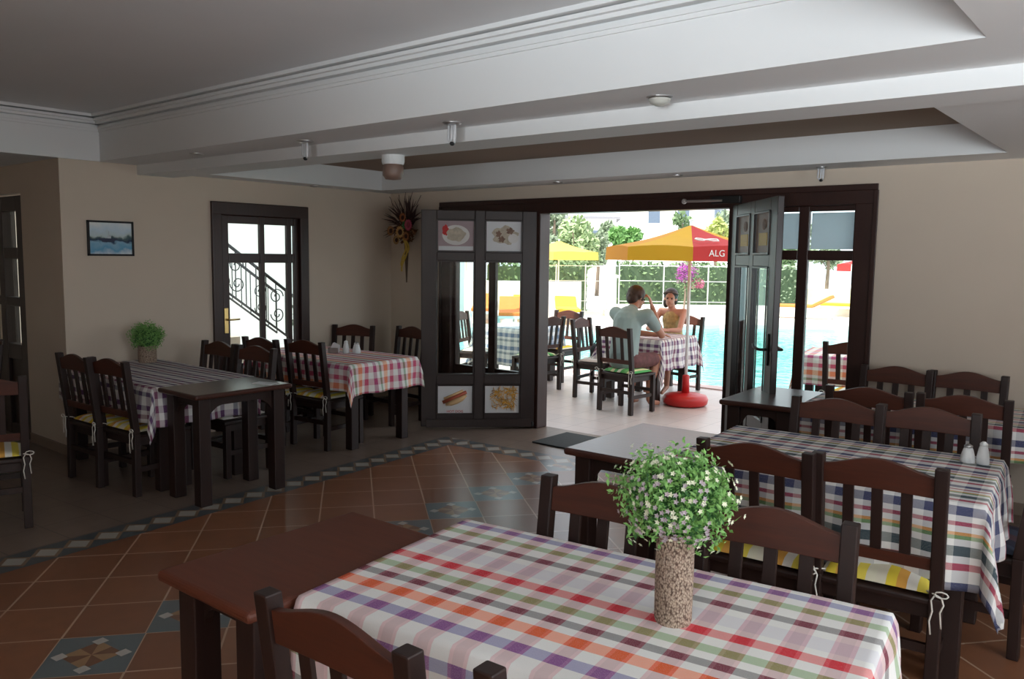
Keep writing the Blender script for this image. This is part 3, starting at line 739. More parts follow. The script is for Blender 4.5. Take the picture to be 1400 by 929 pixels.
def vase_plant(x, y, z, rv, hv, rp, label, flowers=True, cat='potted plant'):
    root = empty('flower_vase', (x, y, z), 0, label, cat)
    prof = [(rv*.94, 0), (rv, .01), (rv*1.02, hv*.5), (rv, hv-.012), (rv*1.04, hv), (rv*.9, hv), (rv*.88, hv-.03), (.001, hv-.03)]
    MB().lathe(prof, 28, cap=False).build('vase', MAT['vase'], root, smooth=True)
    zc = hv+rp*.62
    st = MB(); rng = random.Random(3)
    for _ in range(26):
        a = rng.uniform(0, 2*PI); e_ = rng.uniform(.2, 1)*rp*.9; zz = zc+rng.uniform(-.3, .6)*rp
        st.tube([(0.3*rv*math.cos(a), .3*rv*math.sin(a), hv-.03), (e_*.5*math.cos(a), e_*.5*math.sin(a), (hv+zz)/2+.02), (e_*math.cos(a), e_*math.sin(a), zz)], .0012, 4)
    st.build('stems', LEAFD, root)
    tag(leaf_cluster(root, 'foliage', (0, 0, zc), rp, 3200, rp*.062, LEAF, 11, .85), kind='stuff')
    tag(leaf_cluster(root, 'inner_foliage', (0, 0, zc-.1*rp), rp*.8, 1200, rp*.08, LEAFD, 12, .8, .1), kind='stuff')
    if flowers:
        for nm, m, n, sd, lo in (('white_flowers', FLW, 230, 21, -.4), ('lilac_flowers', FLL, 90, 22, -.8)):
            rng = random.Random(sd); mb = MB()
            for _ in range(n):
                d = Vector((rng.gauss(0, 1), rng.gauss(0, 1), rng.gauss(0, 1))).normalized()
                if nm == 'lilac_flowers': d = (d+Vector((.35, -1.3, -.1))).normalized()
                if nm == 'white_flowers' and d.z < -.2 and rng.random() < .6: d.z = -d.z
                p = Vector((0, 0, 0)); q_ = rp*rng.uniform(.94, 1.12)*(1+.42*noise.noise(d*2.3+Vector((1, 0, 0)))); p = Vector((d.x*q_, d.y*q_, zc+d.z*q_*.87))
                s_ = rp*.035; t1 = d.orthogonal().normalized(); t2 = d.cross(t1)
                for k in range(5):
                    a = 2*PI*k/5; q = t1*math.cos(a)+t2*math.sin(a); r2 = t1*math.cos(a+.6)+t2*math.sin(a+.6); r3 = t1*math.cos(a-.6)+t2*math.sin(a-.6)
                    mb.quad([p, p+r3*s_*.8+d*.002, p+q*s_*1.5+d*s_*.5, p+r2*s_*.8+d*.002])
            mb.build(nm, m, root)['kind'] = 'stuff'
    return root
vase_plant(-.945, 1.80, .768, .047, .235, .142, 'woven beige vase of green sprigs with white and lilac flowers, red plaid cloth')
vase_plant(-6.72, 3.33, .753, .072, .14, .135, 'small woven pot with a bushy green plant on the plum plaid table at the left', False)
def shaker(x, y, z, k, label, sc=1.0):
    root = empty('shaker', (x, y, z), 0, label, 'shaker')
    if k: prof = [(.020, 0), (.024, .004), (.023, .03), (.017, .062), (.013, .075)]
    else: prof = [(.026, 0), (.031, .004), (.028, .03), (.020, .058), (.016, .066)]
    MB().lathe([(r_*sc, zz*sc) for r_, zz in prof], 20).build('body', MAT['white_plastic'], root, smooth=True)
    zt = prof[-1][1]*sc
    MB().lathe([(prof[-1][0]*1.08*sc, zt), (prof[-1][0]*1.1*sc, zt+.008*sc), (.006*sc, zt+.016*sc)], 20).build('cap', MAT['steel'] if not k else MAT['white_plastic'], root, smooth=True)
shaker(-.725, 4.17, .768, 0, 'squat white shaker on the navy plaid cloth, left of its taller partner', 1.05)
shaker(-.665, 4.175, .768, 1, 'tall slim white shaker on the navy plaid cloth, right of the squat one', 1.15)
shaker(-6.08, 4.92, .753, 1, 'tall white shaker on the pink plaid table near the room corner', 1.3)
shaker(-6.00, 4.98, .753, 0, 'short white shaker on the pink plaid table near the room corner', 1.3)
root = empty('napkin_holder', (-6.16, 4.84, .753), R(30), 'white paper napkins fanned in a small steel holder on the pink plaid table', 'napkin holder')
MB().box(-.05, .05, -.02, .02, 0, .006).box(-.05, .05, -.02, -.017, 0, .05).box(-.05, .05, .017, .02, 0, .05).build('holder', MAT['steel'], root)
mb = MB()
for k in range(5): mb.hexa([(-.05, -.012+k*.005, .006), (.05, -.012+k*.005, .006), (.05, -.009+k*.005, .006), (-.05, -.009+k*.005, .006), (0, -.018+k*.009, .10), (.055, -.018+k*.009, .075), (.055, -.015+k*.009, .075), (0, -.015+k*.009, .10)])
mb.build('napkins', MAT['paper'], root)
mb = MB().box(-.08, .08, -.05, .05, 0, .003)
o = mb.build('folded_napkin', MAT['paper']); o.location = (-5.0, 3.32, .7605); o.rotation_euler = (0, 0, .4); tag(o, 'white folded paper on the far corner of the small bare dark table', 'napkin')

# ------------------------------------------------------------------ wall picture, bouquet, mat
root = empty('picture', (XL, 3.175, 1.785), 0, 'small framed print of a blue seascape with boats on the left wall', 'picture')
y0, y1, z0, z1 = -.19, .19, -.145, .145
MB().box(0, .02, y0, y1, z0, z0+.016).box(0, .02, y0, y1, z1-.016, z1).box(0, .02, y0, y0+.016, z0, z1).box(0, .02, y1-.016, y1, z0, z1).build('frame', MAT['black'], root)
t = NT('seascape_print'); co = t.coord(); s = t.new('ShaderNodeSeparateXYZ'); t.l.new(co, s.inputs[0])
zz = t.math('ADD', s.outputs[2], t.math('MULTIPLY', t.math('SUBTRACT', t.noise(co, 14, 4), .5), .12))
f = t.math('MULTIPLY_ADD', zz, 3.6, .5)
MAT['sea'] = t.fin(t.ramp(f, [(0, (.75, .80, .82)), (.18, (.14, .38, .60)), (.34, (.28, .50, .66)), (.42, (.02, .04, .10)), (.52, (.10, .16, .16)), (.60, (.55, .66, .68)), (.75, (.60, .74, .84)), (1, (.85, .88, .88))], 'LINEAR'), .25)
MB().box(.004, .012, y0+.015, y1-.015, z0+.015, z1-.015).build('print', MAT['sea'], root)
pr = root.children[-1]
boat = MB().hexa([(.012, -.07, -.03), (.0125, .02, -.03), (.013, .02, -.02), (.012, -.07, -.02), (.012, -.10, -.002), (.0125, .05, -.002), (.014, .05, 0), (.012, -.10, 0)]); boat.build('boat', plain('boat_print', (.02, .03, .07), .5), pr)
MB().box(.012, .014, -.03, .0, 0, .02).box(.012, .014, -.018, -.014, .02, .06).build('boat_mast', plain('boat_white', (.5, .55, .6), .5), pr)

root = empty('dried_flower_bouquet', (-6.62, YB-.02, 1.98), 0, 'dried bouquet with sunflowers and yellow ribbon hung on the back wall', 'bouquet')
root.location.y -= .02
rng = random.Random(5); mb = MB()
for k in range(46):
    a = R(rng.uniform(20, 200)); L_ = rng.uniform(.18, .36); w = rng.uniform(-.3, .3)
    tip = Vector((math.cos(a)*L_, -.05-rng.uniform(0, .09), math.sin(a)*L_)); mid = tip*.5+Vector((w*.1, -.02, .02))
    mb.tube([(0, -.03, -.06), mid, tip], .005, 5, [.003, .011, .001])
mb.build('dried_grass', plain('dried_brown_grass', (.07, .035, .03), .8, var=.4, scale=30), root)['kind'] = 'stuff'
mb = MB()
for k in range(9):
    a = R(60+k*9); L_ = .38+.04*(k % 3)
    pts = [(math.cos(a)*L_*q, -.05-.03*math.sin(q*4), math.sin(a)*L_*q+.012*math.sin(q*14+k)) for q in [i/8 for i in range(9)]]
    if k % 2 == 0: mb.tube(pts, .003, 5)
mb.build('curly_twigs', plain('dark_twigs', (.04, .015, .01), .7), root)
tag(leaf_cluster(root, 'dried_leaves', (.0, -.06, -.06), .15, 260, .03, plain('ochre_dried_leaves', (.16, .07, .025), .8, var=.6, scale=25), 31, .7), kind='stuff'); root.children[-1].scale = (1, .35, 1); root.children[-1].location.y = -.06
def sunflower(x, z, r_, col, cen=(.05, .015, .008)):
    m = plain('petals', col, .7, var=.2); mb = MB(); c = Vector((x, -.15, z))
    for k in range(14):
        a = 2*PI*k/14; d = Vector((math.cos(a), -.15, math.sin(a))); n_ = Vector((-math.sin(a), 0, math.cos(a)))
        mb.quad([c+d*r_*.4, c+d*r_*.75+n_*r_*.22, c+d*r_*1.1, c+d*r_*.75-n_*r_*.22])
    p = mb.build('flower_head', m, root)
    MB().ball(c, r_*.5, (1, .4, 1)).build('flower_centre', plain('flower_centre', cen, .9), p, smooth=True)
sunflower(.0, -.055, .065, (.62, .38, .14)); sunflower(-.15, -.04, .055, (.34, .16, .06)); sunflower(.04, .10, .05, (.42, .14, .05)); sunflower(.13, .02, .06, (.50, .08, .15), (.3, .05, .08)); sunflower(-.06, -.14, .05, (.36, .20, .06)); sunflower(.09, -.10, .05, (.40, .15, .05))
tag(leaf_cluster(root, 'green_sprig', (.06, -.14, .02), .035, 30, .02, plain('sprig_green', (.05, .28, .08), .6), 33), kind='stuff')
mb = MB()
mb.tube([(0, -.06, -.10), (0, -.06, -.30), (-.01, -.05, -.60)], .012, 8, [.03, .02, .006])
mb.build('stem_bundle', plain('stem_brown', (.12, .07, .04), .8), root)
YEL = plain('yellow_ribbon', (.62, .43, .06), .5)
mb = MB()
for sx, L_ in ((1, .36), (.6, .26), (1.5, .30)):
    P = [(.02*sx+.035*math.sin(q*5)*sx, -.11-.01*math.cos(q*7), -.12-L_*q) for q in [i/10 for i in range(11)]]
    for a, b_ in zip(P, P[1:]): mb.hexa([(a[0]-.012, a[1], a[2]), (a[0]+.012, a[1], a[2]), (a[0]+.012, a[1]+.002, a[2]), (a[0]-.012, a[1]+.002, a[2]), (b_[0]-.012, b_[1], b_[2]), (b_[0]+.012, b_[1], b_[2]), (b_[0]+.012, b_[1]+.002, b_[2]), (b_[0]-.012, b_[1]+.002, b_[2])])
mb.build('ribbon', YEL, root)

o = MB().box(-.27, .27, -.27, .27, 0, .014).build('doormat', MAT['mat'], None, bevel=.004); o.location = (-4.22, 6.02, .001); o.scale = (1, 1, 1); tag(o, 'dark grey rubber doormat lying on the tiles in the open doorway', 'doormat')

# ------------------------------------------------------------------ ceiling lamps
GL = plain('lamp_glass', (.75, .76, .78), .15, var=.02)
def tube_lamp(x, y, z, label, hang=True, r_=.055):
    root = empty('ceiling_lamp', (x, y, z), 0, label, 'lamp', 'small ceiling spot lamps')
    MB().lathe([(r_, 0), (r_, -.006), (r_*.8, -.012), (r_*.4, -.016)], 24).build('mounting_plate', MAT['steel'], root, smooth=False)
    if hang:
        mb = MB()
        for s in (-1, 1): mb.tube([(s*.018-.008, 0, -.012), (s*.02-.008, 0, -.09), (s*.018, 0, -.108), (s*.012+.006, 0, -.09), (s*.012+.008, 0, -.014)], .0075, 8)
        mb.build('lamp_tube', GL, root, smooth=True)
        MB().lathe([(.012, -.105), (.015, -.115), (.008, -.125)], 12).build('tube_tip', MAT['dark_metal'], root, smooth=True)
    return root
tube_lamp(-3.20, 3.34, ZA, 'bare tube lamp hanging from a round plate, right one of the pair')
tube_lamp(-4.50, 3.32, ZA, 'bare tube lamp hanging from a round plate, left one of the pair')
tube_lamp(-5.75, 3.27, ZA, 'flush dark round spot in the soffit, the leftmost of the row', False, .05)
tube_lamp(-1.92, 3.36, ZA, 'flush domed round spot in the soffit near the top right', False, .06)
MB_ = MB().lathe([(.052, -.008), (.045, -.028), (.02, -.04), (.001, -.042)], 24, cap=False)
MB_.build('glass_dome', plain('pale_dome', (.55, .55, .50), .3), D.objects['ceiling_lamp.003'], smooth=True)
tube_lamp(-2.14, 6.13, ZC, 'small lamp with a short hanging tube above the right end of the doorway', True, .045).scale = (.85, .85, .85)
for x, y, l in ((-3.30, 6.1, 'flush spot in the white soffit above the middle of the doorway'), (-4.50, 6.08, 'flush spot in the white soffit above the left part of the doorway'), (-6.84, 5.15, 'flush spot in the soffit above the glazed side door')):
    tube_lamp(x, y, ZC, l, False, .045)
root = empty('smoke_detector', (-4.10, 3.72, ZB), 0, 'round ceiling sensor with a white base and brown body hanging from the beam', 'sensor')
MB().lathe([(.075, 0), (.075, -.04), (.07, -.06)], 24).build('base', MAT['white_plastic'], root, smooth=False)
MB().lathe([(.062, -.06), (.068, -.075), (.068, -.13), (.05, -.155), (.001, -.16)], 24, cap=False).build('body', plain('brown_plastic', (.22, .14, .11), .4), root, smooth=True)

# ------------------------------------------------------------------ outdoors: ground, pool
struct('terrace', MB().box(-11, 4, 6.42, 9.75, -.15, -.004), MAT['terrace'])
struct('pool_coping', MB().box(-14, 4, 9.75, 10.0, -.3, .012), MAT['coping'])
far = [(-14, 15.0), (-10.4, 16.6), (-9.25, 19.6), (-7.0, 21.6), (4, 24)]
mb = MB(); pts = [(-14, 10.0), (4, 10.0)] + far[::-1]
mb.bm.faces.new([mb.bm.verts.new((x, y, -.10)) for x, y in pts])
struct('pool_water', mb, MAT['water'])
mb = MB(); 
for (xa, ya), (xb, yb) in zip(far, far[1:]): mb.hexa([(xa, ya, -.5), (xb, yb, -.5), (xb, 60, -.5), (xa, 60, -.5), (xa, ya, 0), (xb, yb, 0), (xb, 60, 0), (xa, 60, 0)])
mb.box(-40, -14, 6.5, 60, -.5, 0).box(4, 14, 6.5, 60, -.5, 0).box(-40, -11, 3.0, 10, -.5, -.002).box(-11, XL-.2, 2.97, 6.42, -.5, -.003)
struct('pool_deck', mb, MAT['deck'])
struct('pool_ladder_wall', MB().box(-14, 4, 9.98, 10.0, -.6, -.0), MAT['coping'])

# outdoor chairs
put_chair(-6.06, 8.12, 88, 'slatted terrace chair seen edge-on beside the open leaf, at the left terrace table', 'g', 'terrace chairs')
put_chair(-5.67, 8.22, -84, 'slatted terrace chair seen edge-on with a black bag on it, facing the couple', 'w', 'terrace chairs')
put_chair(-4.73, 7.47, -6, 'dark terrace chair with green cushion under the man in the grey shirt', 'g', 'terrace chairs')
put_chair(-4.98, 9.62, 172, 'dark terrace chair behind the woman at the pool side', 'y', 'terrace chairs')
put_chair(-7.42, 7.95, -70, 'terrace chair seen through the left glass panel of the open leaf', 'w', 'terrace chairs')
put_chair(-6.62, 9.25, 180, 'terrace chair on the pool side of the blue plaid table, showing past the leaf edge', 'y', 'terrace chairs')
put_chair(-2.33, 7.66, 4, 'terrace chair seen through the right-hand window pane', 'y', 'terrace chairs')
o = MB().ball((0, 0, .09), .13, (1, .7, .75)).build('handbag', MAT['black'], None, smooth=True); o.location = (-5.42, 8.24, .47); tag(o, 'black handbag lying on the terrace chair left of the man', 'bag')
MB().tube([(-.09, 0, .15), (-.05, 0, .22), (.05, 0, .22), (.09, 0, .15)], .008, 6).build('strap', MAT['black'], o)

long_table(-4.98, 8.62, .80, .84, 0, 'square terrace table where the couple sits')
cloth(-4.98, 8.62, .82, .86, 0, (.34, .36, .40, .3), MAT['plaid_plum'], 'plaid tablecloth on the couple\'s terrace table, hanging in folds', seed=7)
long_table(-6.95, 8.55, .8, .8, 0, 'terrace table seen through the glass of the open leaf')
cloth(-6.95, 8.55, .82, .82, 0, (.3, .3, .5, .2), MAT['plaid_sky'], 'blue and grey plaid cloth on the table behind the open door leaf', seed=8)
long_table(-2.55, 8.50, .9, .8, 10, 'terrace table seen through the right-hand window')
cloth(-2.55, 8.50, .92, .82, 10, (.34, .3, .3, .2), MAT['plaid_pink'], 'plaid cloth on the terrace table outside the right-hand window', seed=9)
root = empty('drinking_glass', (-4.83, 8.62, .755), 0, 'pale frothy drink in a tall glass on the couple\'s table', 'glass')
MB().lathe([(.03, 0), (.036, .15), (.034, .15), (.028, .006)], 20, cap=False).build('tumbler', MAT['glass'], root, smooth=True)
MB().lathe([(.027, .006), (.033, .13)], 20).build('drink', plain('milky_drink', (.75, .62, .45), .3), root, smooth=True)

# ------------------------------------------------------------------ parasols
YP = plain('yellow_canvas', (.78, .42, .03), .75, var=.05, scale=4); OP = plain('orange_canvas', (.78, .34, .05), .75, var=.05, scale=4); RP = plain('red_canvas', (.62, .05, .05), .75, var=.08, scale=4)
def canvas(m):
    nt = m.node_tree; p = nt.nodes['Principled BSDF']; tl = nt.nodes.new('ShaderNodeBsdfTranslucent'); mx_ = nt.nodes.new('ShaderNodeMixShader'); mx_.inputs[0].default_value = .35
    src = p.inputs['Base Color'].links[0].from_socket; nt.links.new(src, tl.inputs[0])
    nt.links.new(p.outputs[0], mx_.inputs[1]); nt.links.new(tl.outputs[0], mx_.inputs[2]); nt.links.new(mx_.outputs[0], nt.nodes['Material Output'].inputs[0])
for m in (YP, OP, RP): canvas(m)
def parasol(x, y, rad, ztop, zed, zval, a0, mats, label, base=True):
    root = empty('parasol', (x, y, 0), 0, label, 'parasol')
    A = [Vector((rad*math.cos(a0+k*PI/4), rad*math.sin(a0+k*PI/4), zed)) for k in range(8)]; ap = Vector((0, 0, ztop))
    for k in range(8):
        a, b_ = A[k], A[(k+1) % 8]; mb = MB(); N = 8; g = []
        for i in range(N+1):
            row = []
            for j in range(N+1):
                q = i/N; e_ = a.lerp(b_, j/N); p = ap.lerp(e_, q); p.z -= .05*math.sin(PI*q)*rad*.6; p.z -= .03*q*math.sin(PI*j/N)*-1*.6
                row.append(mb.bm.verts.new(p))
            g.append(row)
        row = [mb.bm.verts.new(Vector((v.co.x*1.01, v.co.y*1.01, zval))) for v in g[-1]]; g.append(row)
        for i in range(N+1):
            for j in range(N): mb.bm.faces.new((g[i][j], g[i+1][j], g[i+1][j+1], g[i][j+1]))
        bmesh.ops.remove_doubles(mb.bm, verts=mb.bm.verts, dist=.0005)
        mb.build('canopy_panel', mats[k], root)
    MB().tube([(0, 0, .1), (0, 0, ztop+.05)], .019, 12).build('pole', MAT['white_plastic'], root, smooth=True)
    for k in range(8): MB().tube([(0, 0, ztop-.35), A[k]*.55+Vector((0, 0, (ztop*.45-.08)))], .006, 6).build('rib', MAT['steel'], root)
    if base:
        MB().lathe([(.22, 0), (.25, .02), (.26, .07), (.24, .11), (.16, .13), (.06, .135), (.05, .14)], 32).build('base', MAT['red_plastic'], root, smooth=True)
        MB().lathe([(.045, .13), (.04, .34), (.024, .35)], 16).build('base_tube', MAT['red_plastic'], root, smooth=True)
    return root, A
V0 = R(-61)
pr, A = parasol(-4.40, 8.50, .95, 2.06, 1.80, 1.655, V0, [RP, YP, RP, YP, RP, YP, OP, YP], 'large yellow and red parasol with a red round foot beside the couple\'s table')
# lettering on the red panel between A[0] and A[1]
a, b_ = A[0], A[1]; d = (b_-a).normalized(); n_ = Vector((d.y, -d.x, 0)); mid = (a+b_)/2
if n_.dot(mid) < 0: n_ = -n_
th = math.atan2(d.y, d.x)
c = a + d*.26 + n_*.012; WP = plain('white_print', (.9, .88, .86), .6)
text_obj('lettering', 'ALG', .095, WP, pr, (c.x, c.y, 1.735), (PI/2, 0, th))
mb = MB()
apx = Vector((0, 0, 2.06)); e_ = (a+b_)/2; sl = (apx-e_).normalized(); nn = d.cross(sl).normalized()
if nn.z < 0: nn = -nn
def onp(s_, h_): return a + d*s_ + sl*h_ + nn*.03 + Vector((0, 0, .0))
loop = [onp(*p) for p in ((.10, .20), (.13, .23), (.17, .215), (.21, .18), (.28, .14), (.34, .14), (.35, .20), (.28, .205), (.21, .18), (.17, .15), (.13, .16), (.10, .20))]
mb.tube(loop, .008, 6)
mb.build('logo', WP, pr)
YP2 = plain('pale_yellow_canvas', (.88, .62, .12), .75, var=.05, scale=4); canvas(YP2)
parasol(-14.3, 19.45, 1.15, 2.15, 1.82, 1.60, V0, [YP2]*8, 'pale yellow parasol in the sun beyond the pool, left')
parasol(-17.2, 18.6, 1.15, 2.05, 1.75, 1.55, V0, [YP2, OP]*4, 'pale yellow parasol farther left, half hidden by the open door leaf')
parasol(-9.0, 31.2, 1.1, 1.9, 1.55, 1.3, V0, [RP, MAT['stone_white']]*4, 'red and white parasol far beyond the pool, seen through the right window')

# ------------------------------------------------------------------ beyond the pool
def plane_dir(p, q): return (Vector(q)-Vector(p)).normalized()
struct('garden_wall', MB().beam((-17, 14.6, .5), (-12.55, 18.1, .5), .25, 1.05).beam((-13.2, 20.9, .12), (-3, 30, .12), .25, .35), MAT['stone_white'])
HED = plain('hedge_leaves', (.14, .22, .10), .7, var=.6, scale=8); HED2 = plain('pale_leaves', (.30, .40, .20), .7, var=.5, scale=4); HED3 = plain('grey_green_leaves', (.26, .33, .22), .7, var=.5, scale=4)
TRK = plain('bark', (.20, .15, .11), .8)
def leafbox(name, p, q, w, h, n, size, m, seed, z0=0, parent=None):
    rng = random.Random(seed); p, q = Vector((*p, 0)), Vector((*q, 0)); d = q-p; nn_ = Vector((-d.y, d.x, 0)).normalized(); vs, fs = [], []
    for _ in range(n):
        c = p+d*rng.random()+nn_*rng.uniform(-w/2, w/2)+Vector((0, 0, z0+h*rng.random()**.8+.06*noise.noise(Vector((_, 0, 0)))))
        a = Vector((rng.gauss(0, 1), rng.gauss(0, 1), rng.gauss(0, 1))).normalized(); b_ = a.orthogonal().normalized(); s_ = size*rng.uniform(.6, 1.4); k = len(vs)
        vs += [c-a*s_, c+b_*s_*.5, c+a*s_, c-b_*s_*.5]; fs.append((k, k+1, k+2, k+3))
    me = D.meshes.new(name); me.from_pydata([tuple(v) for v in vs], [], fs); me.materials.append(m)
    o = D.objects.new(name, me); COL.objects.link(o); o.parent = parent; return o
def hedge(p, q, w, h, label, seed, m=HED):
    root = empty('hedge', (0, 0, 0), 0, label, 'hedge')
    P, Q = Vector((*p, h*.46)), Vector((*q, h*.46))
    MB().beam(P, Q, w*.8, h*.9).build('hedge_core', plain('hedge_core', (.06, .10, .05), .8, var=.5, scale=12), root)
    L_ = (Q-P).length
    leafbox('foliage', p, q, w, h, int(1500*L_*h/4), .07, m, seed, 0, root)['kind'] = 'stuff'
hedge((-14.0, 22.1), (-11.2, 24.6), .8, 1.55, 'clipped green hedge beyond the pool, between the pillar and the bougainvillea', 3)
hedge((-17.2, 19.6), (-14.8, 21.6), .8, 1.5, 'clipped green hedge behind the white garden wall on the left', 4)
hedge((-10.9, 25.9), (-10.0, 27.0), .8, 1.5, 'grey-green hedge at the right beyond the pool, behind the door leaf', 5, HED3)
o = MB()
# railing: posts and rails, each railing section is one thing
def fence(p, q, h, n, label):
    root = empty('railing', (p[0], p[1], 0), 0, label, 'railing'); P, Q = Vector((0, 0, 0)), Vector((q[0]-p[0], q[1]-p[1], 0))
    for z in (h, h*.68, h*.25): MB().tube([P+Vector((0, 0, z)), Q+Vector((0, 0, z))], .009, 6).build('rail', MAT['white_plastic'], root)
    for k in range(n+1):
        c = P.lerp(Q, k/n); MB().tube([c, c+Vector((0, 0, h+.05))], .018, 6).build('post', MAT['white_plastic'], root)
fence((-15.6, 19.6), (-13.5, 21.25), 1.42, 3, 'thin white railing beyond the pool, left of the white pillar')
fence((-13.4, 21.35), (-10.3, 24.0), 1.45, 3, 'thin white railing beyond the pool, right of the white pillar')
def pillar(x, y, h, label):
    root = empty('garden_pillar', (x, y, 0), R(40), label, 'pillar')
    MB().box(-.13, .13, -.13, .13, 0, h).build('shaft', MAT['stone_white'], root, bevel=.01); MB().box(-.18, .18, -.18, .18, h, h+.08).build('cap', MAT['stone_white'], root, bevel=.01)
    MB().box(-.2, .2, -.2, .2, 0, .15).build('plinth', MAT['stone_white'], root, bevel=.01)
pillar(-13.0, 20.3, 1.1, 'white square garden pillar beyond the pool, left of the man\'s head')
pillar(-14.5, 23.4, 1.75, 'taller pale pillar behind the railing, left of the big parasol')
root = empty('bougainvillea', (-11.5, 21.9, 0), 0, 'purple bougainvillea bush by the hedge under the parasol edge', 'bush')
MB().tube([(0, 0, 0), (.05, 0, .6), (0, 0, 1.2)], .03, 6).build('stem', TRK, root)
tag(leaf_cluster(root, 'purple_blossom', (.05, 0, 1.26), .30, 900, .035, plain('purple_petals', (.36, .07, .32), .6, var=.3, scale=20), 41, 1.0, .1), kind='stuff')
tag(leaf_cluster(root, 'pink_blossom', (.3, .2, .95), .26, 300, .035, plain('pink_petals', (.42, .10, .18), .6, var=.3, scale=20), 43, .6, .1), kind='stuff')
tag(leaf_cluster(root, 'foliage', (.1, .1, 1.1), .4, 500, .04, HED, 42, 1.0, .1), kind='stuff')
def tree(x, y, h, rad, label, m, seed, n=2500, squash=1.0, size=.11, lumps=7):
    f_ = {1: 1.06, 2: .93, 3: 1.12, 4: .95, 5: .92, 6: 1.0, 7: 1.1, 8: .98, 9: 1.12}[seed]; x, y, h, rad = x*f_, y*f_, 1.68+(h-1.68)*f_, rad*f_
    root = empty('garden_tree', (x, y, 0), 0, label, 'tree', 'garden trees beyond the hedge')
    rng = random.Random(seed)
    mb = MB().tube([(0, 0, 0), (.05, 0, h*.4), (0, .05, h*.8)], .08, 8, [.1, .07, .03])
    for k in range(5):
        a = rng.uniform(0, 2*PI); mb.tube([(0, 0, h*.4+k*.15), (rad*.6*math.cos(a), rad*.6*math.sin(a), h*.6+k*.2)], .02, 5)
    mb.build('trunk', TRK, root)
    vs, fs = [], []
    cs = [(Vector((rng.uniform(-.6, .6)*rad, rng.uniform(-.6, .6)*rad, h-rad*squash+rng.uniform(-.7, .6)*rad*squash)), rad*rng.uniform(.35, .6)) for _ in range(lumps)]
    for _ in range(n):
        c, r_ = rng.choice(cs); d = Vector((rng.gauss(0, 1), rng.gauss(0, 1), rng.gauss(0, 1))).normalized()
        p = c+d*r_*rng.random()**.4; a = Vector((rng.gauss(0, 1), rng.gauss(0, 1), rng.gauss(0, 1))).normalized(); b_ = a.orthogonal().normalized(); s_ = size*rng.uniform(.6, 1.4); k = len(vs)
        vs += [p-a*s_, p+b_*s_*.5, p+a*s_, p-b_*s_*.5]; fs.append((k, k+1, k+2, k+3))
    me = D.meshes.new('foliage'); me.from_pydata([tuple(v) for v in vs], [], fs); me.materials.append(m)
    o = D.objects.new('foliage', me); COL.objects.link(o); o.parent = root; o['kind'] = 'stuff'
tree(-19.35, 25.95, 4.3, 1.2, 'tall airy grey-green tree at the left edge of the doorway view', HED3, 1, 2600, 1.2)
tree(-18.6, 26.3, 3.0, 1.2, 'round dense green tree above the pale yellow parasol', HED2, 2, 3600, .8)
tree(-17.9, 26.9, 3.35, .7, 'slender conifer-like tree left of the white houses', HED3, 3, 1500, 1.6)
tree(-16.8, 27.3, 2.75, .65, 'bright green rounded tree just above the left end of the big parasol', plain('bright_leaves', (.15, .32, .09), .7, var=.5, scale=4), 4, 2000, .7)
tree(-15.3, 29.2, 3.7, .55, 'thin sparse tree standing before the white houses', HED, 5, 260, 1.6)
tree(-14.6, 30.3, 3.3, .6, 'small yellow-green tree behind the parasol top', plain('yellow_green_leaves', (.40, .46, .14), .7, var=.4, scale=4), 6, 700, .8)
tree(-13.6, 30.0, 3.9, .9, 'loose tree above the red panel of the parasol', HED3, 7, 900, 1.2)
tree(-12.3, 31.0, 3.0, 1.1, 'dense dark tree behind the right-hand door leaf', HED, 8, 2600, 1.0)
tree(-10.6, 31.5, 3.2, .9, 'pale tree seen in the narrow glass beside the door leaf', HED3, 9, 1200, 1.0)
def house(x, y, w, d, h, rot, label, m, wins, roofc=None):
    root = empty('house', (x, y, 0), R(rot), label, 'building')
    MB().box(-w/2, w/2, -d/2, d/2, 0, h).build('walls', m, root)
    MB().box(-w/2-.3, w/2+.3, -d/2-.3, d/2+.3, h, h+.18).build('roof', roofc or MAT['stone_white'], root)
    for wx, wz, ww, wh in wins:
        f = MB().box(wx-ww/2-.08, wx+ww/2+.08, -d/2-.06, -d/2+.02, wz-wh/2-.08, wz+wh/2+.08).build('window_frame', MAT['white_plastic'], root)
        MB().box(wx-ww/2, wx+ww/2, -d/2-.075, -d/2-.06, wz-wh/2, wz+wh/2).build('window_pane', plain('window_glass_dark', (.12, .16, .22), .15), f)
    return root
HW = plain('white_house_wall', (.82, .82, .80), .8, var=.03)
house(-28.5, 55, 9, 7, 6.2, 35, 'white two-storey house among the trees behind the parasol', HW, [(-3, 4.6, .8, 1), (-1, 4.6, .8, 1), (1.5, 4.5, .8, 1.1), (3.3, 4.5, .8, 1.1)])
house(-35.5, 51, 5, 6, 4.4, 35, 'white house with grey roof edge left of the big parasol', HW, [(-1, 3.0, 1.4, 1.3), (1.2, 3.0, .7, 1.2)], plain('grey_roof', (.25, .25, .28), .7))
struct('garden_wall_low', MB().beam((-10.9, 27.6, .34), (-7.2, 30.6, .34), .25, .72), plain('pale_yellow_wall', (.82, .76, .46), .8))
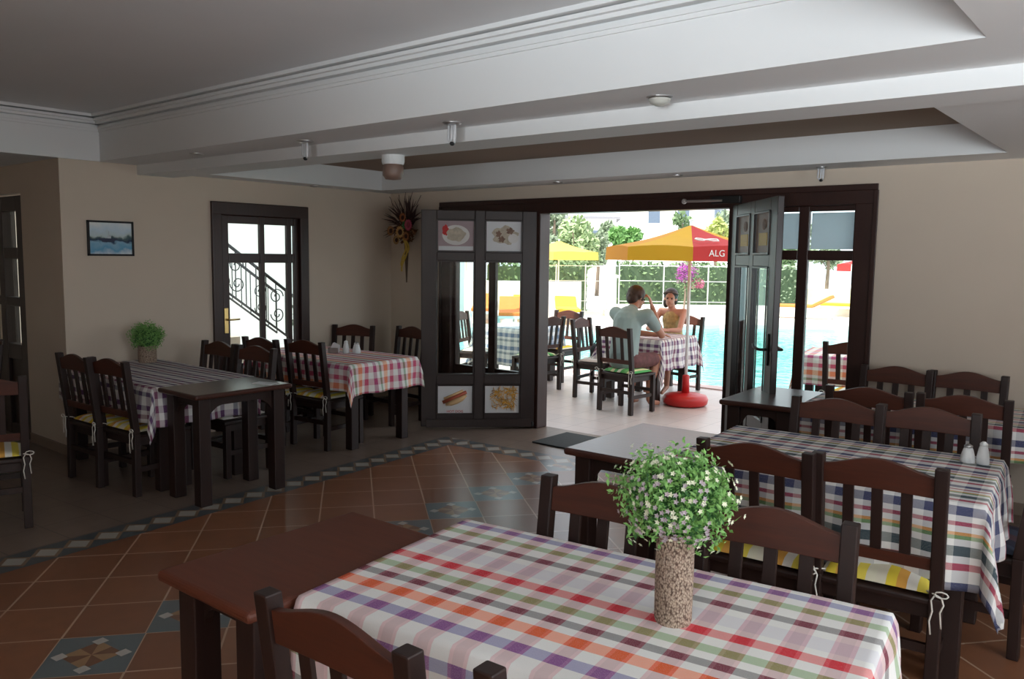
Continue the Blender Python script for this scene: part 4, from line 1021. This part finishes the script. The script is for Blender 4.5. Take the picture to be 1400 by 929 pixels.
# loungers on the deck
def lounger(x, y, rz, label, m):
    root = empty('sun_lounger', (x, y, 0), R(rz), label, 'sun lounger', 'sun loungers beyond the pool')
    MB().box(-.95, .95, -.32, -.28, .26, .32).box(-.95, .95, .28, .32, .26, .32).box(-.95, -.9, -.3, .3, .26, .32).box(.9, .95, -.3, .3, .26, .32).build('frame', MAT['white_plastic'], root)
    for sx in (-.8, .8):
        for sy_ in (-.28, .28): MB().box(sx-.025, sx+.025, sy_-.025, sy_+.025, 0, .27).build('leg', MAT['white_plastic'], root)
    MB().box(-.92, .3, -.28, .28, .32, .40).build('mattress', m, root, bevel=.02)
    MB().hexa([(.3, -.28, .32), (.85, -.28, .62), (.85, .28, .62), (.3, .28, .32), (.27, -.28, .40), (.80, -.28, .70), (.80, .28, .70), (.27, .28, .40)]).build('backrest', m, root, bevel=.02)
YM = plain('yellow_mattress', (.80, .42, .03), .8, var=.06); OM = plain('orange_mattress', (.75, .22, .05), .8, var=.06)
for k, (x, y, rz, m, l) in enumerate(((-13.2, 16.5, 130, YM, 'yellow sun lounger by the white wall beyond the pool, nearest'), (-14.0, 15.8, 130, OM, 'orange sun lounger by the white wall, beside the yellow one at the left'), (-12.35, 17.2, 130, YM, 'yellow sun lounger farthest right along the white wall'), (-12.5, 15.1, 130, OM, 'orange sun lounger nearest the water, in front of the yellow ones'),
    (-8.6, 23.6, 10, OM, 'orange sun lounger on the far deck seen through the door leaf'), (-7.7, 25.4, 10, YM, 'yellow sun lounger on the far deck seen through the right window'))): lounger(x, y, rz, l, m)

# ------------------------------------------------------------------ stairs with wrought-iron railing outside the side door
root = empty('outdoor_staircase', (-9.9, 5.0, 0), 0, 'white outdoor staircase with black wrought-iron railing beyond the glazed side door', 'staircase')
# stairs descend towards +Y; slope taken from the railings
sl = -.70
mb = MB(); y_a = -1.6; ns = 14
for k in range(ns):
    y = y_a+k*.26; zt_ = 2.25-k*.18*1.0
    if zt_ > 0: mb.box(-1.0, .3, y, y+.27, 0, zt_-.05)
mb.build('steps', plain('pale_stair_stone', (.42, .37, .30), .7), root)
def zr(y): return 2.20 + sl*(y - .8)      # lower handrail height in local y
IR = MAT['dark_metal']
for nm, xo, dz in (('near_railing', .40, -.42), ('far_railing', -.9, .0)):
    par = MB().tube([(xo, -1.2, zr(-1.2)+dz), (xo, 2.4, zr(2.4)+dz)], .022, 8).build(nm, IR, root)
    mb = MB(); mb.tube([(xo, -1.2, zr(-1.2)+dz-.62), (xo, 2.4, zr(2.4)+dz-.62)], .016, 6)
    for k in range(25):
        y = -1.2+k*.15; mb.tube([(xo, y, zr(y)+dz-.62), (xo, y, zr(y)+dz)], .008, 5)
    for k in range(6):
        y = -.9+k*.6; zc = zr(y)+dz-.31
        P = []
        for i in range(28):
            a = i/27*3*PI; r_ = .11*(1-i/34); P.append((xo+.01, y+r_*math.cos(a), zc+.12+r_*math.sin(a)))
        mb.tube(P, .008, 5)
        P = []
        for i in range(28):
            a = PI+i/27*3*PI; r_ = .11*(1-i/34); P.append((xo+.01, y+.02+r_*math.cos(a), zc-.12+r_*math.sin(a)))
        mb.tube(P, .008, 5)
    mb.build('scrollwork', IR, par)
struct('yard_wall', MB().box(-13.2, -13.0, 2.97, 14, 0, 5), MAT['stone_white'])
root = empty('garden_shrub', (-9.0, 6.75, 0), 0, 'dark spiky shrub at the foot of the outdoor staircase', 'shrub')
tag(leaf_cluster(root, 'foliage', (0, 0, .85), .30, 260, .09, plain('dark_shrub', (.05, .07, .05), .6, var=.5, scale=20), 51, 1.5, .1), kind='stuff')
MB().tube([(0, 0, 0), (0, 0, .8)], .02, 6).build('stem', TRK, root)

# ------------------------------------------------------------------ people
def capsule(mb, a, b_, ra, rb, n=12):
    a, b_ = Vector(a), Vector(b_)
    mb.tube([a, b_], ra, n, [ra, rb]); mb.ball(a, ra, seg=n, rings=8); mb.ball(b_, rb, seg=n, rings=8)
def limb(mb, pts):
    for (a, ra), (b_, rb) in zip(pts, pts[1:]): capsule(mb, a, b_, ra, rb)
def remesh(o, vox):
    m = o.modifiers.new('remesh', 'REMESH'); m.mode = 'VOXEL'; m.voxel_size = vox; m.use_smooth_shade = True
    s = o.modifiers.new('smooth', 'SMOOTH'); s.factor = .5; s.iterations = 3
def hand(mb, wrist, d, palm_n, curl=.35, s=1.0):
    """palm + five fingers; d direction of the fingers, palm_n palm normal"""
    d = Vector(d).normalized(); n = Vector(palm_n); n = (n-d*n.dot(d)).normalized(); w = d.cross(n)
    wrist = Vector(wrist)
    for q in (-.028, -.009, .010, .029): capsule(mb, wrist+w*q*.7*s, wrist+d*.085*s+w*q*s, .014*s, .012*s, 8)
    for q, L_ in ((-.030, .065), (-.010, .078), (.011, .072), (.031, .056)):
        p = wrist+d*.088*s+w*q*s; dd = d.copy()
        for k in range(3):
            dd = (dd+n*curl).normalized(); p2 = p+dd*L_*s*(.42 if k == 0 else .30); capsule(mb, p, p2, .0088*s, .0078*s, 8); p = p2
    p = wrist+d*.022*s-w*.026*s
    dd = (d*.7-w*.75+n*.25).normalized(); p2 = p+dd*.045*s; capsule(mb, p, p2, .013*s, .010*s, 8); capsule(mb, p2, p2+(d*.9+n*.3-w*.1).normalized()*.035*s, .010*s, .008*s, 8)
def head_geo(mb, c, f, upv, s=1.0):
    """c centre, f facing, upv up"""
    f = Vector(f).normalized(); u = Vector(upv); u = (u-f*u.dot(f)).normalized(); x = f.cross(u)
    def P(a, b_, d_): return Vector(c)+(x*a+f*b_+u*d_)*s
    rot = Matrix((x, f, u)).transposed().to_quaternion()
    mb.ball(P(0, -.005, .03), .083*s, (.92, 1.12, 1.05), rot=rot)           # skull
    mb.ball(P(0, .03, -.035), .058*s, (.98, 1.05, 1.2), rot=rot)          # face
    mb.ball(P(0, .068, -.088), .022*s, (1.1, .9, .8), rot=rot)             # chin
    capsule(mb, P(0, .092, .012), P(0, .110, -.022), .008*s, .013*s, 8)        # nose
    capsule(mb, P(-.02, .088, -.052), P(.02, .088, -.052), .007*s, .007*s, 8)   # lips
    for sx in (-1, 1):
        mb.ball(P(sx*.078, -.005, -.005), .024*s, (.35, .7, 1.2), rot=rot)     # ears
        capsule(mb, P(sx*.015, .088, .028), P(sx*.045, .078, .030), .007*s, .006*s, 8)  # brow
    return P, rot
def eyes(P, parent, s=1.0):
    mb = MB()
    for sx in (-1, 1): mb.ball(P(sx*.030, .084, .008), .0095*s)
    mb.build('eyes', plain('eye_dark', (.03, .02, .015), .2), parent, smooth=True)

# man: back to us, leaning on the table, right hand at the forehead
hip = Vector((-4.76, 7.72, .56)); chest = Vector((-4.81, 7.86, .96)); neck = Vector((-4.82, 7.98, 1.11)); hc = Vector((-4.82, 8.06, 1.23))
mb = MB()
limb(mb, [(hip, .135), ((hip+chest)/2, .125), (chest, .135)]); limb(mb, [(chest+Vector((0, .03, .08)), .10), (neck, .058), (hc-Vector((0, .02, .05)), .055)])
LS, RS = Vector((-5.01, 7.93, 1.05)), Vector((-4.60, 7.93, 1.05))
capsule(mb, LS, chest, .062, .10); capsule(mb, RS, chest, .062, .10)
eR = Vector((-4.56, 8.19, .815)); hR = Vector((-4.70, 8.20, 1.13))
limb(mb, [(RS, .056), (eR, .042), (hR, .027)]); hand(mb, hR, (-.25, -.15, 1), (-1, -.3, -.2), .3)
eL = Vector((-4.95, 8.24, .815)); hL = Vector((-4.70, 8.34, .800))
limb(mb, [(LS, .056), (eL, .042), (hL, .027)]); hand(mb, hL, (1, .2, 0), (0, 0, -1), .15)
for s in (-1, 1):
    h0 = hip+Vector((s*.095, .02, -.02)); kn = Vector((-4.72+s*.13, 8.17, .55)); an = Vector((-4.72+s*.12, 8.02, .10)); toe = an+Vector((s*.02, .17, -.062))
    limb(mb, [(h0, .088), (kn, .056), (an+Vector((0, .02, .22)), .052), (an, .036), (an+Vector((0, .05, -.045)), .035), (toe, .026)])
P, rot = head_geo(mb, hc, (.35, .9, -.35), (0, .3, 1), 1.03)
man = mb.build('person', MAT['skin'], None, smooth=True); remesh(man, .009)
tag(man, 'person in a grey-green t-shirt seen from behind, hand to the forehead', 'person')
eyes(P, man)
mb = MB(); mb.ball(P(0, -.022, .045), .096, (1.0, 1.15, 1.0), rot=rot); mb.ball(P(0, -.06, -.02), .075, (1.05, .8, 1.0), rot=rot)
for k in range(26):
    a = k*2.4; mb.ball(P(.07*math.cos(a)*(.3+k/30), -.03+.08*math.sin(a)*(.3+k/40), .09-.10*(k/26)), .032)
h_ = mb.build('hair', MAT['hair'], man, smooth=True); remesh(h_, .009)
mb = MB()
limb(mb, [(hip+Vector((0, -.01, .02)), .165), ((hip+chest)/2+Vector((0, -.01, 0)), .16), (chest, .165)]); capsule(mb, chest+Vector((0, .02, .06)), neck-Vector((0, .02, .02)), .13, .075)
capsule(mb, LS, chest, .078, .12); capsule(mb, RS, chest, .078, .12); capsule(mb, LS, LS.lerp(eL, .55), .076, .066); capsule(mb, RS, RS.lerp(eR, .55), .076, .066)
s_ = mb.build('t_shirt', MAT['shirt'], man, smooth=True); remesh(s_, .011)
mb = MB()
for s in (-1, 1):
    h0 = hip+Vector((s*.095, .02, -.02)); kn = Vector((-4.72+s*.13, 8.17, .55)); limb(mb, [(h0, .103), (h0.lerp(kn, .8), .082)])
capsule(mb, hip-Vector((.06, 0, 0)), hip+Vector((.06, 0, 0)), .12, .12)
s_ = mb.build('shorts', plain('dark_red_shorts', (.13, .05, .05), .85, var=.6, scale=18), man, smooth=True); remesh(s_, .011)

# woman: facing the room across the table
hip = Vector((-5.02, 9.36, .56)); chest = Vector((-5.03, 9.30, .90)); neck = Vector((-5.035, 9.28, 1.06)); hc = Vector((-5.04, 9.25, 1.175))
mb = MB()
limb(mb, [(hip, .125), ((hip+chest)/2, .10), (chest, .115)]); limb(mb, [(chest+Vector((0, 0, .06)), .09), (neck, .046), (hc-Vector((0, -.01, .05)), .046)])
LS, RS = Vector((-5.18, 9.28, 1.01)), Vector((-4.87, 9.30, 1.01))
for sp_ in (LS, RS): capsule(mb, sp_, chest+Vector((0, 0, .06)), .048, .085)
eL, hL = Vector((-5.22, 9.03, .80)), Vector((-5.02, 8.92, .81)); eR, hR = Vector((-4.80, 9.06, .80)), Vector((-4.86, 8.86, .81))
limb(mb, [(LS, .042), (eL, .034), (hL, .022)]); hand(mb, hL, (1, -.3, .1), (0, 0, -1), .3, .9)
limb(mb, [(RS, .042), (eR, .034), (hR, .022)]); hand(mb, hR, (-.3, -1, .1), (-.5, 0, -1), .35, .9)
for s in (-1, 1):
    h0 = hip+Vector((s*.085, -.02, -.02)); kn = Vector((-5.02+s*.10, 8.93, .52)); an = Vector((-5.02+s*.10, 9.0, .09)); toe = an+Vector((s*.02, -.15, -.055))
    limb(mb, [(h0, .082), (kn, .052), (an+Vector((0, 0, .22)), .047), (an, .032), (toe, .024)])
P, rot = head_geo(mb, hc, (.35, -.93, -.05), (.05, 0, 1), .97)
wom = mb.build('person', MAT['skin2'], None, smooth=True); remesh(wom, .009)
tag(wom, 'person with dark tied-back hair and patterned sleeveless top, facing the room', 'person')
eyes(P, wom)
mb = MB(); mb.ball(P(0, -.028, .045), .093, (1.0, 1.1, 1.0), rot=rot); mb.ball(P(.06, -.045, -.06), .05, (.8, .8, 1.4), rot=rot); mb.ball(P(-.05, -.05, -.03), .05, (.8, .8, 1.2), rot=rot)
h_ = mb.build('hair', MAT['hair2'], wom, smooth=True); remesh(h_, .009)
mb = MB().tube([P(.088*math.cos(a), .012+.088*math.sin(a), .062+.03*math.sin(a)) for a in [k*2*PI/24 for k in range(25)]], .011, 8); mb.build('headband', plain('dark_band', (.08, .06, .05), .7), wom, smooth=True)
mb = MB(); limb(mb, [(hip+Vector((0, 0, .02)), .14), ((hip+chest)/2, .116), (chest+Vector((0, 0, .01)), .13)])
for sp_ in (LS, RS): capsule(mb, sp_.lerp(chest, .25)+Vector((0, 0, .02)), chest+Vector((0, 0, .04)), .045, .09)
s_ = mb.build('sleeveless_top', plain('patterned_top', (.42, .30, .13), .85, var=.8, scale=22), wom, smooth=True); remesh(s_, .010)
mb = MB()
for s in (-1, 1):
    h0 = hip+Vector((s*.085, -.02, -.02)); kn = Vector((-5.02+s*.10, 8.93, .52)); limb(mb, [(h0, .098), (h0.lerp(kn, .9), .07)])
s_ = mb.build('skirt', plain('dark_skirt', (.05, .05, .08), .85), wom, smooth=True); remesh(s_, .011)
